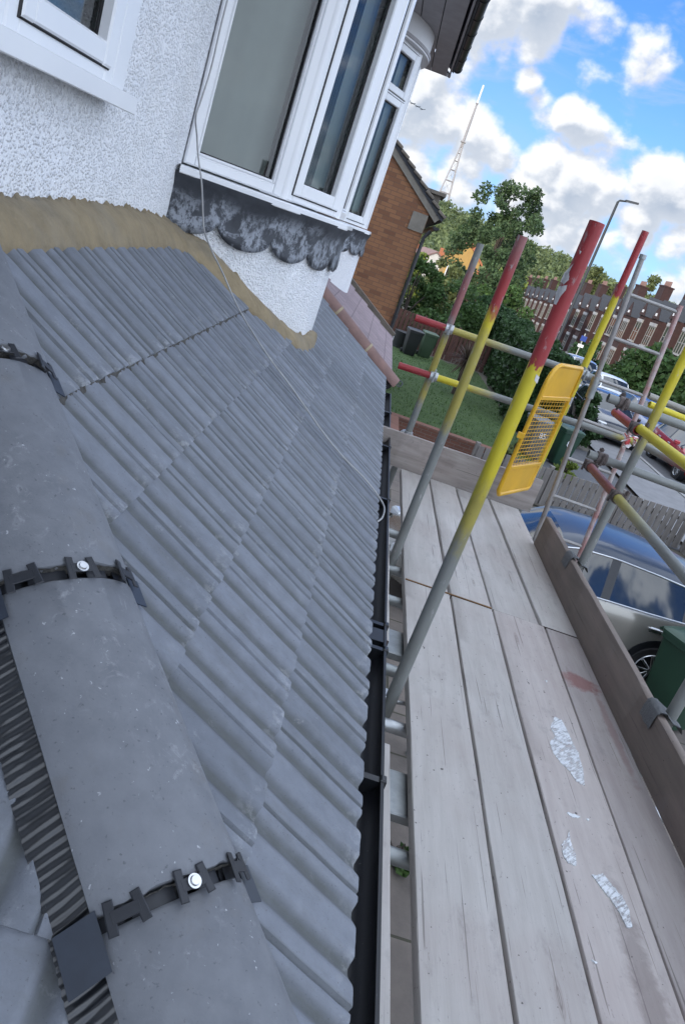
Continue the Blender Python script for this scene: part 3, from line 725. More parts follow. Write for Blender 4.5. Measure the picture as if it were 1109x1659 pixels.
# ---- hip tiles
def hip_pt(s_, phi, r_w=.132, rise=.050, lift=0.):
    """point on the hip: s along plan (x falls, y grows), phi across -1..1"""
    ax = Vector((.005-s_, .909+s_, -1.065+.625*s_+.030)); side = Vector((1, 1, 0)).normalized()
    a = phi*math.pi/2*.74
    up = Vector((.3125, -.3125, 1)).normalized()
    return ax+side*(r_w*math.sin(a)/math.sin(math.pi/2*.74))+up*(rise*(math.cos(a)-math.cos(math.pi/2*.74))/(1-math.cos(math.pi/2*.74))+lift)
pitch = .383
for k in range(-1, 3):
    s0, s1 = k*pitch+.0075, (k+1)*pitch-.0075
    if k == -1: s0 = -.40
    if k == 2: s1 = s0+.55
    b = MB(); rows = []; N = 30
    for t, l in ((0, .006), (.004, .014), (.02, .0155), (.25, .0135), (.5, .011), (.75, .0085), (.99, .006), (1, 0)):
        s_ = s0+(s1-s0)*t
        rows.append([hip_pt(s_+.0035*nz((i*.5, k*5+.3, 0))*(t in (0, .004)), -1+2*i/N, lift=l+.0012*nz((i*.3, t*3, k))) for i in range(N+1)])
    inner = [[hip_pt(s0+(s1-s0)*t, -1+2*i/N, r_w=.117, rise=.039, lift=-.001) for i in range(N+1)] for t in (1, 0)]
    allr = rows+inner+[rows[0]]
    b.grid(allr)
    for e in (0, N):
        pts = [r[e] for r in rows]+[r[e] for r in inner]; b.add(pts, [tuple(range(len(pts)))])
    ht = b.build('hip_tile', M_hip, house, angle=45)
    # the broken clay-coloured end face
    e = MB(); o_ = [hip_pt(s0-.0012+.003*nz((i*.7, k, 2)), -1+2*i/N, lift=.012+.002*nz((i*.6, 3, k))) for i in range(N+1)]; i_ = [hip_pt(s0-.0012, -1+2*i/N, r_w=.114, rise=.036, lift=-.004+.003*nz((i*.9, 1, k))) for i in range(N+1)]
    e.grid([o_, i_]); e.build('rough_end', M_tileedge, ht)
    if k < 0: continue
    # clamp at this tile's lower end
    def frame_at(s_, phi, lift):
        o = hip_pt(s_, phi, lift=lift); a = (hip_pt(s_+.02, phi, lift=lift)-o).normalized(); c = (hip_pt(s_, phi+.03, lift=lift)-hip_pt(s_, phi-.03, lift=lift)).normalized(); n_ = c.cross(a).normalized()
        return o, a, c, -n_ if n_.z < 0 else n_
    sj = k*pitch
    for phi, bars in ((.06, 1), (-.62, 1), (.80, 1)):
        o, a, c, n_ = frame_at(sj, phi, .0165)
        h = MB()
        for dx, ang, l in ((-.0225, .08, .050), (.0225, -.12, .047)):
            d = (a*math.cos(ang)+c*math.sin(ang)).normalized()
            h.bar(o+c*dx-d*l/2+n_*.001, o+c*dx+d*l/2+n_*.001, .0155, .0038, up=n_, bev=.0018)
        h.bar(o-c*.022+n_*.0012, o+c*.022+n_*.0012, .019, .0042, up=n_, bev=.001); cl = h.build('clip', M_clip, ht)
        if phi == .06:
            w = MB(); w.tube([o+n_*.003, o+n_*.006], .0115, 20); w.tube([o+n_*.006, o+n_*.009], [.0085, .007], 16); w.build('screw', M_zinc, ht, angle=40)
    # bracket in the gap and side tabs
    g_ = MB(); N2 = 24
    for r0, r1 in ((-.95, -.60), (-.52, -.08), (.16, .44), (.56, .95)):
        rr = [[hip_pt(sj+dx, r0+(r1-r0)*i/10, lift=lf) for i in range(11)] for dx, lf in ((-.008, -.012), (-.0075, -.003), (.0075, -.003), (.008, -.012))]
        g_.grid(rr)
    g_.build('gap_bracket', M_clip, ht)
    u_ = MB(); u_.grid([[hip_pt(sj+dx, -1+2*i/20, r_w=.118, rise=.040, lift=-.008) for i in range(21)] for dx in (-.016, .016)]); u_.build('gap_backing', M_black, ht)
    for sg in (1, -1):
        t_ = MB()
        p = hip_pt(sj-.015, sg, lift=.0); sd = Vector((1, 1, 0)).normalized()*sg; al = Vector((-1, 1, .625)).normalized()
        dn = (Vector((1, 0, -TP)) if sg > 0 else Vector((0, -1, -TP))).normalized()
        q = p+sd*-.004+Vector((0, 0, .012 if sg > 0 else .026)); w_ = .064 if sg < 0 else .030; l_ = .062 if sg > 0 else .085
        crs = (sd-Vector((0, 0, .44))).normalized()
        t_.prism([q-al*l_*.6, q-al*l_*.6+crs*w_, q+al*l_*.4+crs*w_, q+al*l_*.4], crs.cross(al)*.003*(1 if sg < 0 else -1))
        t_.build('side_tab', pm('tab_plastic', (.022, .030, .046), (.016, .022, .034), 30, .45), ht)
# crinkled ridge roll showing left of the hip tiles (and a thin edge on the right)
b = MB(); rows = []
for i in range(1150):
    s_ = -.40+i*.00155; row = []
    for j in range(17):
        t = j/16; ax = Vector((.005-s_, .909+s_, 0)); off = -(.105+.078*t+.008*nz((s_*9, 1, 1))*t); p = ax+Vector((1, 1, 0)).normalized()*off
        z = -1-TP*(.914-p.y)
        cr = .0026*math.sin(s_*600+4*nz((s_*7, 0, 0))+1.3*t+1.2*nz((s_*20, t*1.2, 4)))*sm(0, .18, t)*(.45+1.1*abs(nz((s_*22, t*1.1, 3))))+.0045*nz((s_*30, t*1.4, 9))+.012*max(0, nz((s_*7, t*1.3, 5)))
        row.append(Vector((p.x, p.y, z+.030-.010*t+cr)))
    rows.append(row)
b.grid([r for r in rows]); b.build('ridge_roll', M_foil, house, smooth=True)
b = MB(); rows = []
for i in range(380):
    s_ = -.30+i*.0042; row = []
    for j in range(3):
        t = j/2; ax = Vector((.005-s_, .909+s_, 0)); p = ax+Vector((1, 1, 0)).normalized()*(.118+.020*t+.004*nz((s_*60, 2, 2))*t)
        row.append(Vector((p.x, p.y, roofz(p.x)+.014+.003*math.sin(s_*260)*t-.004*t)))
    rows.append(row)
b.grid(rows); b.build('ridge_roll', M_foil, house, smooth=True)
# ---- party ridge, scroll iron, next-door half
nb = thing('house', 'white next-door house with pinkish tiled lower roof, before the brown brick gable', 'house', (-4, 9.5, G0))
b = MB(); Y1 = 11.35
for a, c, z0, z1 in ((YP, 8.58, G0, 2.1), (10.92, Y1, G0, 2.1), (8.58, 10.92, 1.95, 2.1), (8.58, 10.92, G0, -1.0)): b.box((WX-.15, (a+c)/2, (z0+z1)/2), (.3, c-a, z1-z0))
b.box((-4.9, Y1-.15, (G0+2.1)/2), (7.2, .3, 2.1-G0)); b.prism([(.0, Y1-.2, 2.1), (-9.6, Y1-.2, 2.1), (-4.9, Y1-.2, 5.1)], (0, .2, 0)); b.build('wall', M_white, nb)
b = MB(); b.box((-4.4, 9.5, -.35), (5.5, 3.4, .1)); b.box((-3.0, 9.5, .9), (.1, 3.4, 2.4)); b.build('room', M_room, nb)
bow_wall(nb, 9.75); bow_window(nb, 9.75, False); main_roof(nb, YP, Y1)
b = MB(); b.box((.16, 9.5, (G0-1.34)/2), (.24, 3.6, -1.34-G0)); b.build('ground_floor_wall', M_white, nb)
b = MB(); nrow = 6
for j in range(nrow):
    xl, xh = .42-.24*j, max(.42-.24*(j+1)-.03, -1.1); nT = 13
    for i in range(nT):
        y0, y1 = YP+.12+.27*i+.003, min(YP+.12+.27*(i+1)-.003, 11.2)
        if y1 <= y0: continue
        q = [Vector((x, y, roofz(x)))+NRM*h for x, y, h in ((xl, y0, .026), (xl, y1, .026), (xh, y1, .006), (xh, y0, .006))]
        b.prism([p+NRM*.004*nz((i*3, j*5, 1)) for p in q], NRM*-.016)
b.build('roof_tiles', M_pink, nb)
b = MB(); b.bar(Vector((.44, 11.24, roofz(.44)+.04)), Vector((-1.1, 11.24, roofz(-1.1)+.04)), .09, .09); b.build('verge', M_verge, nb)
b = MB(); half_gutter(b, GX+.01, GZ, YP-.05, 11.2, GR); b.build('gutter', M_gutter, nb, angle=40)
b = MB(); b.box((.325, 9.4, -1.33), (.02, 3.7, .16)); b.build('lower_fascia', M_fascia, nb)
b = MB(); b.box((GX+.07, 11.22, GZ-.03), (.01, .05, .14)); b.build('gutter_end', M_fascia, nb)
# ridge bonnets on the party line
ax0, ax1 = Vector((.47, YP+.03, roofz(.47)+.02)), Vector((-1.05, YP+.03, roofz(-1.05)+.02)); d_ = (ax1-ax0)
for i in range(4):
    t0, t1 = i/4+.004, (i+1)/4-.004; b = MB(); rows = []
    for t in (t0, t1):
        c = ax0+d_*t; rows.append([c+Vector((0, .125*math.cos(a), 0))+NRM*(.085*math.sin(a)-.01) for a in (math.pi*j/16 for j in range(17))])
    b.grid(rows); b.add(rows[0], [tuple(range(17))]); b.add(rows[1], [tuple(range(17))[::-1]]); b.build('ridge_tile', M_terra, nb, angle=50)
    m = MB(); c = ax0+d_*(i/4)
    if i: m.grid([[c+d_.normalized()*e+Vector((0, .129*math.cos(a), 0))+NRM*(.089*math.sin(a)-.01) for a in (math.pi*j/16 for j in range(17))] for e in (-.012, .012)]); m.build('mortar_joint', pm('pale_mortar', (.36, .30, .20), (.28, .23, .15), 20, .95), nb)
b = MB(); rows = []
for j, (dy, h) in enumerate(((-.075, .02), (-.11, .022), (-.135, -.004))):
    rows.append([ax0+d_*(i/90)+Vector((0, dy+.03+.012*nz((i*.4, j, 1))-.02*((i//15) % 2)*(j > 0), 0))+NRM*(h+.006*nz((i*.5, j, 2))) for i in range(91)])
b.grid(rows); b.build('ridge_bedding', pm('bedding_mortar', (.27, .215, .12), (.2, .155, .09), 18, .95, bump=.5, bscale=40), nb, smooth=True)
b = MB(); c = Vector((.485, YP+.02, roofz(.47)+.045)); pts = [c+Vector((-.06, 0, .0))]
for i in range(22):
    a = -1.6+i*.33; rr = .034*(1-i/30); pts.append(c+Vector((.028+rr*math.cos(a), 0, .012+rr*math.sin(a))))
b.tube(pts, .006, 8); b.build('hip_iron', pm('grey_iron', (.13, .14, .15), (.09, .1, .11), 30, .6, .4), nb, smooth=True)
# ---- loose cable down the wall and over the tiles
def smooth_path(P, k=6):
    out = []
    for i in range(len(P)-1):
        p0, p1, p2, p3 = P[max(i-1, 0)], P[i], P[i+1], P[min(i+2, len(P)-1)]
        for j in range(k):
            t = j/k; out.append(.5*((2*p1)+(p2-p0)*t+(2*p0-5*p1+4*p2-p3)*t*t+(-p0+3*p1-3*p2+p3)*t**3))
    return out+[P[-1]]
pts = [atX(*p, WX+.085) for p in ((371, -10), (357, 45), (342, 110), (325, 165), (317, 190))]+[on_bow(*p, BR+.11) for p in ((319, 220), (321, 252), (326, 290), (328, 320), (329, 350))]
pts += [on_bow(332, 378, BR+.16), on_roof(345, 410, .16), on_roof(362, 445, .10)]
pts += [on_roof(*p, .05) for p in ((385, 497), (410, 540), (440, 585), (470, 625), (500, 668), (530, 710), (560, 745), (590, 775), (612, 803), (622, 822), (619, 838), (611, 845))]
b = MB(); b.tube(smooth_path(pts), .0042, 8)
tag(b.build('cable', M_wire, smooth=True), 'thin grey cable hanging loose from the window jamb across the grey tiles', 'cable')
# ================================================================== scaffold
TR = .02415
def stube(a, b, mat, label, group=None, couplers=(), name='scaffold_tube'):
    """one hollow steel tube; couplers = [(metres from a, material)]"""
    a, b = Vector(a), Vector(b); L = (b-a).length
    m = MB(); m.hollow((0, 0, 0), (0, 0, L), TR)
    o = m.build(name, mat, smooth=True, angle=40) if False else m.build(name, mat, angle=40)
    o.rotation_mode = 'QUATERNION'; o.rotation_quaternion = (b-a).to_track_quat('Z', 'Y'); o.location = a+Vector((0, 0, EZ))
    tag(o, label, 'scaffold tube', group)
    for t, mt in couplers:
        c = MB(); c.hollow((0, 0, t-.027), (0, 0, t+.027), TR+.009, .012)
        c.box((TR+.012, 0, t), (.016, .05, .046), bev=.004); c.tube([(TR+.02, -.05, t), (TR+.02, .05, t)], .0065, 6); c.tube([(TR+.02, .03, t), (TR+.02, .045, t)], .013, 6); c.tube([(-TR-.012, -.034, t), (-TR-.012, .034, t)], .007, 6)
        c.build('coupler', mt, o, local=True, angle=40)
    return o
BZ = -1.45; IX = .54
S = lambda name, L, *st: pole_mat(name, [(0, st[0], 0)]+list(st[1:]), L)
def standard(u0, v0, x, y, ztop, bands, label, zbot=G0, worn=.5, **kw):
    """upright; bands = [(z below which the colour starts, colour, soft)] read downwards"""
    L = ztop-zbot; st = sorted([(z-zbot, c, s_) for z, c, s_ in bands], key=lambda q: q[0])
    mat = pole_mat('paint '+label[:24], [(max(0, st[0][0]), st[0][1], 0)]+st[1:], L, worn)
    return stube((x, y, zbot), (x, y, ztop), mat, label, 'upright scaffold poles', **kw)
# colour bands are given as the height at which each colour begins, going up
standard(0, 0, IX, 2.41, .235, [(G0, GRY, 0), (-.78, YWORN, .10), (-.66, YEL, .08), (-.205, RED, .003)], 'tall upright pole, thick red top over bright yellow, in front of the yellow gate', worn=.45)
standard(0, 0, IX, 3.68, .20, [(G0, GRY, 0), (-.72, YWORN, .05), (-.52, YWORN, .05), (-.42, YWORN, .04), (-.26, YEL, .05), (-.16, RED, .03), (.08, RWORN, .06)], 'worn upright pole, red over faded yellow, second from the grey roof corner', worn=.75)
standard(0, 0, .553, 5.42, .162, [(G0, GRY, 0), (-.95, YWORN, .05), (-.83, GRY, .05), (-.74, YWORN, .02), (-.48, GRY, .04), (-.36, RWORN, .05), (-.02, GRY, .06)], 'faded upright pole rising behind the end board, leftmost of the uprights', worn=.6, couplers=[(2.63, M_coupler)])
standard(0, 0, 1.54, 5.45, .582, [(G0, GRY, 0), (-1.1, YEL, .05), (.14, RED, .004)], 'slender upright pole, red top and speckled yellow below, behind the yellow gate', worn=.3)
standard(0, 0, 1.575, 3.985, .25, [(G0, GRY, 0), (-.50, YWORN, .10), (-.36, YEL, .1)], 'grey upright pole yellowed at its top, standing outside the brown side board')
standard(0, 0, 1.575, 2.53, -.55, [(G0, GRY, 0), (-.8, YWORN, .1)], 'grey upright pole beside the dark green bin, lowest at the right')
# bare patches where the paint has peeled off the red-topped upright
p3 = [o for o in bpy.data.objects if 'thick red top' in o.get('label', '')][0]
def peel(px, mat):
    def hit(u, v):
        r = ray(u, v); a = r.x**2+r.y**2; bq = -2*(r.x*IX+r.y*2.41); c = IX**2+2.41**2-(TR+.0007)**2; D = max(0, bq*bq-4*a*c); return r*((-bq-math.sqrt(D))/(2*a))
    out = []; cx = sum(p[0] for p in px)/len(px); cy = sum(p[1] for p in px)/len(px)
    for i in range(len(px)):
        a, c = px[i], px[(i+1) % len(px)]
        for j in range(5):
            t = j/5; q = (a[0]+(c[0]-a[0])*t, a[1]+(c[1]-a[1])*t); w = .9*nz((q[0]*.5, q[1]*.5, 3)); out.append((q[0]+w, q[1]-w))
    n = len(out); m = MB(); m.add([hit(*q) for q in out]+[hit(cx+(q[0]-cx)*.5, cy+(q[1]-cy)*.5) for q in out]+[hit(cx, cy)], [(i, (i+1) % n, n+(i+1) % n, n+i) for i in range(n)]+[(n+i, n+(i+1) % n, 2*n) for i in range(n)])
    qi = p3.rotation_quaternion.inverted(); m.v = [tuple(qi @ Vector((x-IX, y-2.41, z-G0))) for x, y, z in m.v]
    m.build('bare_patch', mat, p3, local=True)
M_bare = pm('bare_primer', (.62, .61, .61), (.42, .41, .41), 60, .6)
for px in ([(928, 427), (921, 441), (921, 453), (912, 461), (907, 456), (913, 442)], [(904, 464), (918, 462), (916, 470), (907, 480), (900, 494), (896, 492), (899, 476)], [(868, 606), (873, 611), (869, 622), (865, 616)], [(938, 404), (941, 408), (938, 412)]): peel(px, M_bare)
GU = 'level tubes of the scaffold'
def level(a, b, bands, label, worn=.4, **kw):
    L = (Vector(b)-Vector(a)).length
    return stube(a, b, pole_mat('paint '+label[:26], bands, L, worn), label, GU, **kw)
level((.31, 5.37, -.425), (1.64, 5.37, -.40), [(0, RED, 0), (.24, YWORN, .003), (.62, GRY, .1)], 'upper end guard rail with a red end and yellow band, beside the small palm', couplers=[(.245, M_coupler), (1.23, M_steel)])
level((.315, 5.37, -.765), (2.6, 5.37, -.70), [(0, RED, 0), (.255, YEL, .003), (.60, GRY, .12), (1.62, YWORN, .05), (1.85, GRY, .05)], 'lower end guard rail with a red end and yellow band, over the lawn', couplers=[(.258, M_coupler)])
e1 = atY(1048, 642, 5.1)
level(atY(1050, 641, 5.62), atY(1190, 697, 5.62), [(0, (.27, .26, .23), 0)], 'buff grey level tube crossing highest at the right edge')
level(atY(1051, 655, 5.4), atY(1190, 712, 5.4), [(0, YEL, 0)], 'short yellow level tube just below the buff one at the right')
level(atY(984, 644, 4.07), atY(1230, 737, 4.07), [(0, GRY, 0)], 'grey level tube with an open end above the red tube', couplers=[(.085, M_rust)])
level(atY(952, 735, 4.07), atY(1230, 838, 4.07), [(0, GRY, 0)], 'grey level tube ending in a rusty coupler above the car roof', couplers=[(.075, M_rust)])
level((1.505, 4.36, -.462), (1.505, 3.93, -.462), [(0, RED, 0)], 'short red tube running outward under the open grey end', couplers=[(.40, M_rust)])
level((1.515, 3.95, -.452), (1.515, .6, -.452), [(0, YEL, 0), (1.0, YWORN, .1), (1.6, GRY, .2)], 'yellow rail tube running towards the camera at the right edge')
level((1.51, 4.40, -.80), (1.51, .6, -.80), [(0, (.20, .055, .05), 0), (.58, YWORN, .02), (.95, GRY, .25)], 'grey rail tube with a rusty red end, nearest above the car', couplers=[(.60, M_rust), (.03, M_rust)])
level(atY(1042, 722, 4.9), atY(1190, 802, 4.3), [(0, GRY, 0), (.25, RWORN, .1)], 'grey and reddish tube slanting past the red car')
# red and white tape knot
b = MB()
c = atY(1019, 716, 4.6)
for i in range(14):
    a = i*.9; p = c+Vector((.028*math.cos(a), .02*math.sin(a*1.7), .034*math.sin(a))); b.bar(p, p+Vector((.03*math.sin(a*2), .02, .028*math.cos(a*1.3))), .022, .003, up=(math.cos(a), .3, math.sin(a)))
def x_tape(k, b_, co, v, col):
    return k.mix(k.mapr(k.noise(co, 24, 1, .4), .48, .52), (.45, .05, .05), (.7, .68, .68))
tag(b.build('barrier_tape', pm('red_white_tape', (.5, .1, .1), None, 20, .5, extra=x_tape)), 'crumpled red and white tape knotted round a tube', 'tape')
# transoms under the boards
for i, (y, lab) in enumerate(((4.17, 'cross tube under the boards beside the second upright'), (3.65, 'cross tube under the boards at the foot of the second upright'), (3.29, 'cross tube under the boards between the two nearest uprights'), (2.66, 'cross tube under the boards beyond the red-topped upright'),
                          (2.29, 'shiny cross tube under the boards just before the red-topped upright'), (1.69, 'nearest cross tube under the boards'))):
    stube((.24, y, BZ-.075), (1.72, y, BZ-.075), M_coupler if i == 4 else M_steel, lab, 'cross tubes under the boards')
for y, lab in ((2.86, 'flat grey plank end under the boards by the red-topped upright'), (1.93, 'flat grey plank end under the boards, nearest one')):
    b = MB(); b.box((.62, y, BZ-.068), (.62, .20, .034), bev=.004); tag(b.build('plank', M_steel), lab, 'plank', 'planks under the deck')
b = MB(); b.hollow((0, 0, 0), (0, 0, 6.2), TR); o = b.build('scaffold_tube', pole_mat('ledger paint', [(0, GRY, 0), (2.0, YWORN, .1), (2.6, GRY, .2)], 6.2), angle=40)
o.rotation_euler = (-math.pi/2, 0, 0); o.location = (.475, .2, BZ-.125+EZ); tag(o, 'long tube under the boards along the gutter, partly yellow', 'scaffold tube', GU)
b = MB()
for i in range(6): b.box((.50+.02*math.sin(i*2), 2.42+.018*math.cos(i*1.7), BZ-.10+.012*i), (.05, .045, .03), Matrix.Rotation(i, 3, 'Z'), bev=.006)
b.tube([(.44, 2.40, BZ-.06), (.62, 2.44, BZ-.06)], .008, 8)
tag(b.build('coupler', M_coupler, angle=40), 'steel coupler clamping the red-topped upright under the boards', 'coupler')
# ---- boards
def board(x0a, x1a, x0b, x1b, ya, yb, z, label, mat=M_board, th=.038, dz=0, group='scaffold boards of the deck', name='scaffold_board'):
    """plank with worn rounded ends; a = near end, b = far end"""
    b = MB(); cy = (ya+yb)/2; cx = (x0a+x1a+x0b+x1b)/4; n = max(8, int((yb-ya)/.05)); rows = []
    for i in range(n+1):
        t = i/n; y = ya+(yb-ya)*t; xl = x0a+(x0b-x0a)*t+.0022*nz((cx*9, y*3.1, 0)); xr = x1a+(x1b-x1a)*t+.0022*nz((cx*9, y*3.3, 5))
        zz = z+dz+.003*nz((cx*5, y*1.1, 2)); e = .003
        cup = .0015*nz((cx*3, y*.7, 8))
        prof = [(xl, zz-th), (xl, zz-e), (xl+e, zz), (xl+(xr-xl)*.33, zz-cup), (xl+(xr-xl)*.67, zz-cup), (xr-e, zz), (xr, zz-e), (xr, zz-th), (xl, zz-th)]
        rows.append([(px-cx, y-cy, pz-z) for px, pz in prof])
    b.grid([r[::-1] for r in rows])
    for r in (rows[0], rows[-1]): b.add(r[:-1], [tuple(range(8))], 1)
    o = b.build(name, [mat, M_boardend], angle=45); o.location = (cx, cy, z+EZ); return tag(o, label, 'board', group)
JY = 3.405
far = [(.590, .818, .590, .800), (.832, 1.040, .812, 1.005), (1.052, 1.295, 1.020, 1.262), (1.310, 1.505, 1.278, 1.50)]
near = [(.598, .812, .588, .823), (.823, 1.034, .835, 1.044), (1.042, 1.254, 1.053, 1.320), (1.263, 1.50, 1.329, 1.505)]
ords = ('nearest the gutter', 'second from the gutter', 'third from the gutter', 'against the brown side board')
B3 = board_mat('stained_board_three', (.475, .435, .41), (.39, .345, .325), [(.04, -.2, .05, .5, (.16, .13, .12), .5)])
B4 = board_mat('stained_board_four', (.42, .38, .36), (.335, .298, .285), [(.00, 1.42, .10, .075, (.22, .045, .04), .6), (.06, 1.1, .02, .35, (.20, .06, .06), .35)])
for k in range(4):
    board(*far[k], JY+.004, 5.325, BZ, 'grey far deck board, '+ords[k], M_board, dz=.002*(k % 2))
    board(*near[k], -.35, JY-.004, BZ, 'grey near deck board, '+ords[k]+(', splashed with white paint' if k == 2 else ''), (M_board, M_board, B3, B4)[k], dz=.003*((k+1) % 2))
M_rusty = pm('rusty_joint_strip', (.22, .12, .05), (.12, .07, .04), 20, .9)
b = MB(); b.bar((.592, JY, BZ+.0055), (1.04, JY, BZ+.0055), .010, .004); tag(b.build('metal_strip', M_rusty), 'thin rusty strip across the joint between near and far deck boards', 'strip')
board(.33, .512, .33, .497, 2.74, 5.33, BZ+.005, 'narrow pale board beside the gutter, far one', group='narrow boards beside the gutter')
board(.33, .535, .33, .520, -.35, 2.07, BZ+.005, 'narrow pale board beside the gutter, near one', group='narrow boards beside the gutter')
def upright_board(a, b_, z0, z1, th, mat, label):
    a, b_ = Vector(a), Vector(b_); d = b_-a; L = d.length; n = max(10, int(L/.05)); m = MB(); rows = []; h = z1-z0
    for i in range(n+1):
        t = i/n; x = t*L-L/2; w = .0025*nz((t*L*4, 1, h*7)); e = .0035
        dip = -.008*max(0, nz((t*L*1.7+.4, 4, 2))-.25)*4*0
        q = [(-th/2, -h/2), (-th/2+w*.3, h/2-e), (-th/2+e, h/2+w), (th/2-e, h/2+w), (th/2, h/2-e), (th/2, -h/2), (-th/2, -h/2)]
        rows.append([(py, x, pz) for py, pz in q])
    m.grid([r[::-1] for r in rows])
    for r in (rows[0], rows[-1]): m.add(r[:-1], [tuple(range(6))])
    o = m.build('toe_board', mat, angle=45); c = (a+b_)/2; o.location = (c.x, c.y, (z0+z1)/2+EZ); o.rotation_euler = (0, 0, math.atan2(d.y, d.x)-math.pi/2); return tag(o, label, 'toe board', 'edge boards standing on the deck')
tb = upright_board((1.525, -.3, 0), (1.51, 4.645, 0), BZ+.004, BZ+.205, .036, M_toe, 'long brown edge board standing along the outer side of the deck')
upright_board((.36, 5.365, 0), (1.60, 5.40, 0), BZ-.01, BZ+.245, .036, M_toe2, 'pale grained edge board across the far end of the deck')
def web_clip(y, label):
    m = MB(); n = 7; prof = [(-.024, -.065), (-.0245, -.03), (-.0215, .0), (-.010, .0125), (.012, .0125), (.022, .004), (.05, -.012), (.085, -.02), (.10, -.045)]
    rows = [[(1.515+px, y+w, BZ+.205+pz+.003*math.sin(w*90+px*60)) for px, pz in prof] for w in (-.055, -.03, 0, .03, .055)]
    m.grid(rows); rows2 = [[(p[0]*1+.0, p[1], p[2]+.004) for p in r] for r in rows]; m.grid([r[::-1] for r in rows2])
    o = m.build('strap', M_web, smooth=True); tag(o, label, 'strap', 'grey straps over the side board')
web_clip(4.0, 'grey strap over the side board at the middle upright'); web_clip(2.53, 'grey strap over the side board beside the green bin')
b = MB()
for px, y in (((1045, 1075), 0), ((1051, 1088), 0)):
    p = atZ(*px, BZ+.208)
    b.box((1.512, p.y, BZ+.2065), (.014, .012, .006), Matrix.Rotation(.5, 3, 'Z'))
b.build('notch', M_boardend, tb) if False else None
# white paint splashes on the third board
def splash(px, label, k):
    P = [atZ(u, v, BZ) for u, v in px]; m = MB(); c = sum(P, Vector())/len(P); out = []
    for i in range(len(P)):
        a, b2 = P[i], P[(i+1) % len(P)]
        for j in range(7):
            q = a.lerp(b2, j/7); q = q+(q-c).normalized()*.007*nz((q.x*90, q.y*90, k)); out.append(q)
    out = [Vector((q.x, q.y, BZ+.0058)) for q in out]; n = len(out)
    if (out[1]-out[0]).cross(out[2]-out[0]).z < 0: out = out[::-1]
    m.add(out+[Vector((c.x, c.y, BZ+.0068))], [(i, (i+1) % n, n) for i in range(n)]); m.add([Vector((q.x, q.y, BZ+.002)) for q in out]+out, [(i, (i+1) % n, n+(i+1) % n, n+i) for i in range(n)])
    return m
SP = [([(897, 1163), (908, 1168), (917, 1185), (926, 1205), (936, 1225), (943, 1250), (945, 1274), (932, 1268), (920, 1250), (905, 1236), (895, 1222), (889, 1205), (898, 1195), (890, 1180)], 'splash'),
      ([(920, 1347), (922, 1365), (930, 1385), (932, 1404), (918, 1400), (910, 1388), (908, 1368), (916, 1362)], 'splash'),
      ([(957, 1420), (975, 1418), (990, 1436), (1006, 1455), (1014, 1470), (1022, 1504), (1012, 1503), (1000, 1478), (986, 1458), (972, 1440)], 'splash'),
      ([(917, 1317), (930, 1322), (940, 1326), (932, 1327), (920, 1323)], 's'), ([(955, 1556), (961, 1560), (966, 1562), (962, 1564)], 's'), ([(947, 1328), (953, 1329), (951, 1331)], 's'), ([(880, 1103), (886, 1105), (884, 1107)], 's')]
bd = [o for o in bpy.data.objects if 'splashed' in o.get('label', '')][0]
for i, (px, n_) in enumerate(SP):
    splash(px, n_, i).build('paint_splash', M_brushed if i < 3 else M_paint, bd)
# ---- yellow ladder gate
ga = atY(897, 590, 4.7); gd = Vector((math.sin(rad(33)), math.cos(rad(33)), 0)); gn = Vector((gd.y, -gd.x, 0)); GWd, gz0, gz1 = .55, -1.235, -.352
gate = thing('gate', 'yellow metal ladder gate with mesh middle, standing behind the red-topped pole', 'gate', (ga.x, ga.y, BZ))
GP = lambda x, z, d=0: Vector((ga.x, ga.y, 0))+gd*x+Vector((0, 0, z))+gn*d
b = MB(); r = .14; outl = [GP(0, gz0+.03), GP(0, gz1-r)]+[GP(r-r*math.cos(a), gz1-r+r*math.sin(a)) for a in (math.pi/2*i/8 for i in range(1, 9))]+[GP(GWd-.02, gz1), GP(GWd, gz1-.02), GP(GWd, gz0+.02), GP(GWd-.02, gz0), GP(.03, gz0)]
N = len(outl)
b.tube(outl+outl[:2], .0145, 10, cap=False); b.build('frame', M_yellow, gate, smooth=True)
za, zb = gz1-.215, gz0+.190
b = MB(); b.bar(GP(.01, za), GP(GWd-.01, za), .028, .026, up=gn, bev=.004); b.build('rail', M_yellow, gate)
b = MB(); b.bar(GP(.01, zb), GP(GWd-.01, zb), .028, .026, up=gn, bev=.004); b.build('rail', M_yellow, gate)
b = MB(); pl = [GP(.01, za), GP(.01, gz1-r)]+[GP(r-r*math.cos(a)+.006, gz1-r+r*math.sin(a)-.006) for a in (math.pi/2*i/8 for i in range(1, 9))]+[GP(GWd-.01, gz1-.01), GP(GWd-.01, za)]
b.prism(pl, gn*.004); b.build('panel', M_yellow, gate)
b = MB(); b.prism([GP(.01, gz0+.01), GP(.01, zb), GP(GWd-.01, zb), GP(GWd-.01, gz0+.01)], gn*.004); b.build('panel', M_yellow, gate)
b = MB()
for i in range(1, 18): z = zb+(za-zb)*i/18; b.tube([GP(.01, z), GP(GWd-.01, z)], .0023, 6)
for i in range(1, 11): x = GWd*i/11; b.tube([GP(x, zb, .006), GP(x, za, .006)], .0014, 6)
b.build('mesh', M_yellow, gate)
b = MB(); b.box(GP(-.03, -.82), (.045, .02, .04), bev=.003); b.build('latch', M_yellow, gate)
b = MB(); b.hollow(GP(GWd+.02, -.60), GP(GWd+.02, -.55), .022, .006); b.bar(GP(GWd, -.575), GP(GWd+.03, -.575), .03, .03); b.build('hinge', M_coupler, gate)
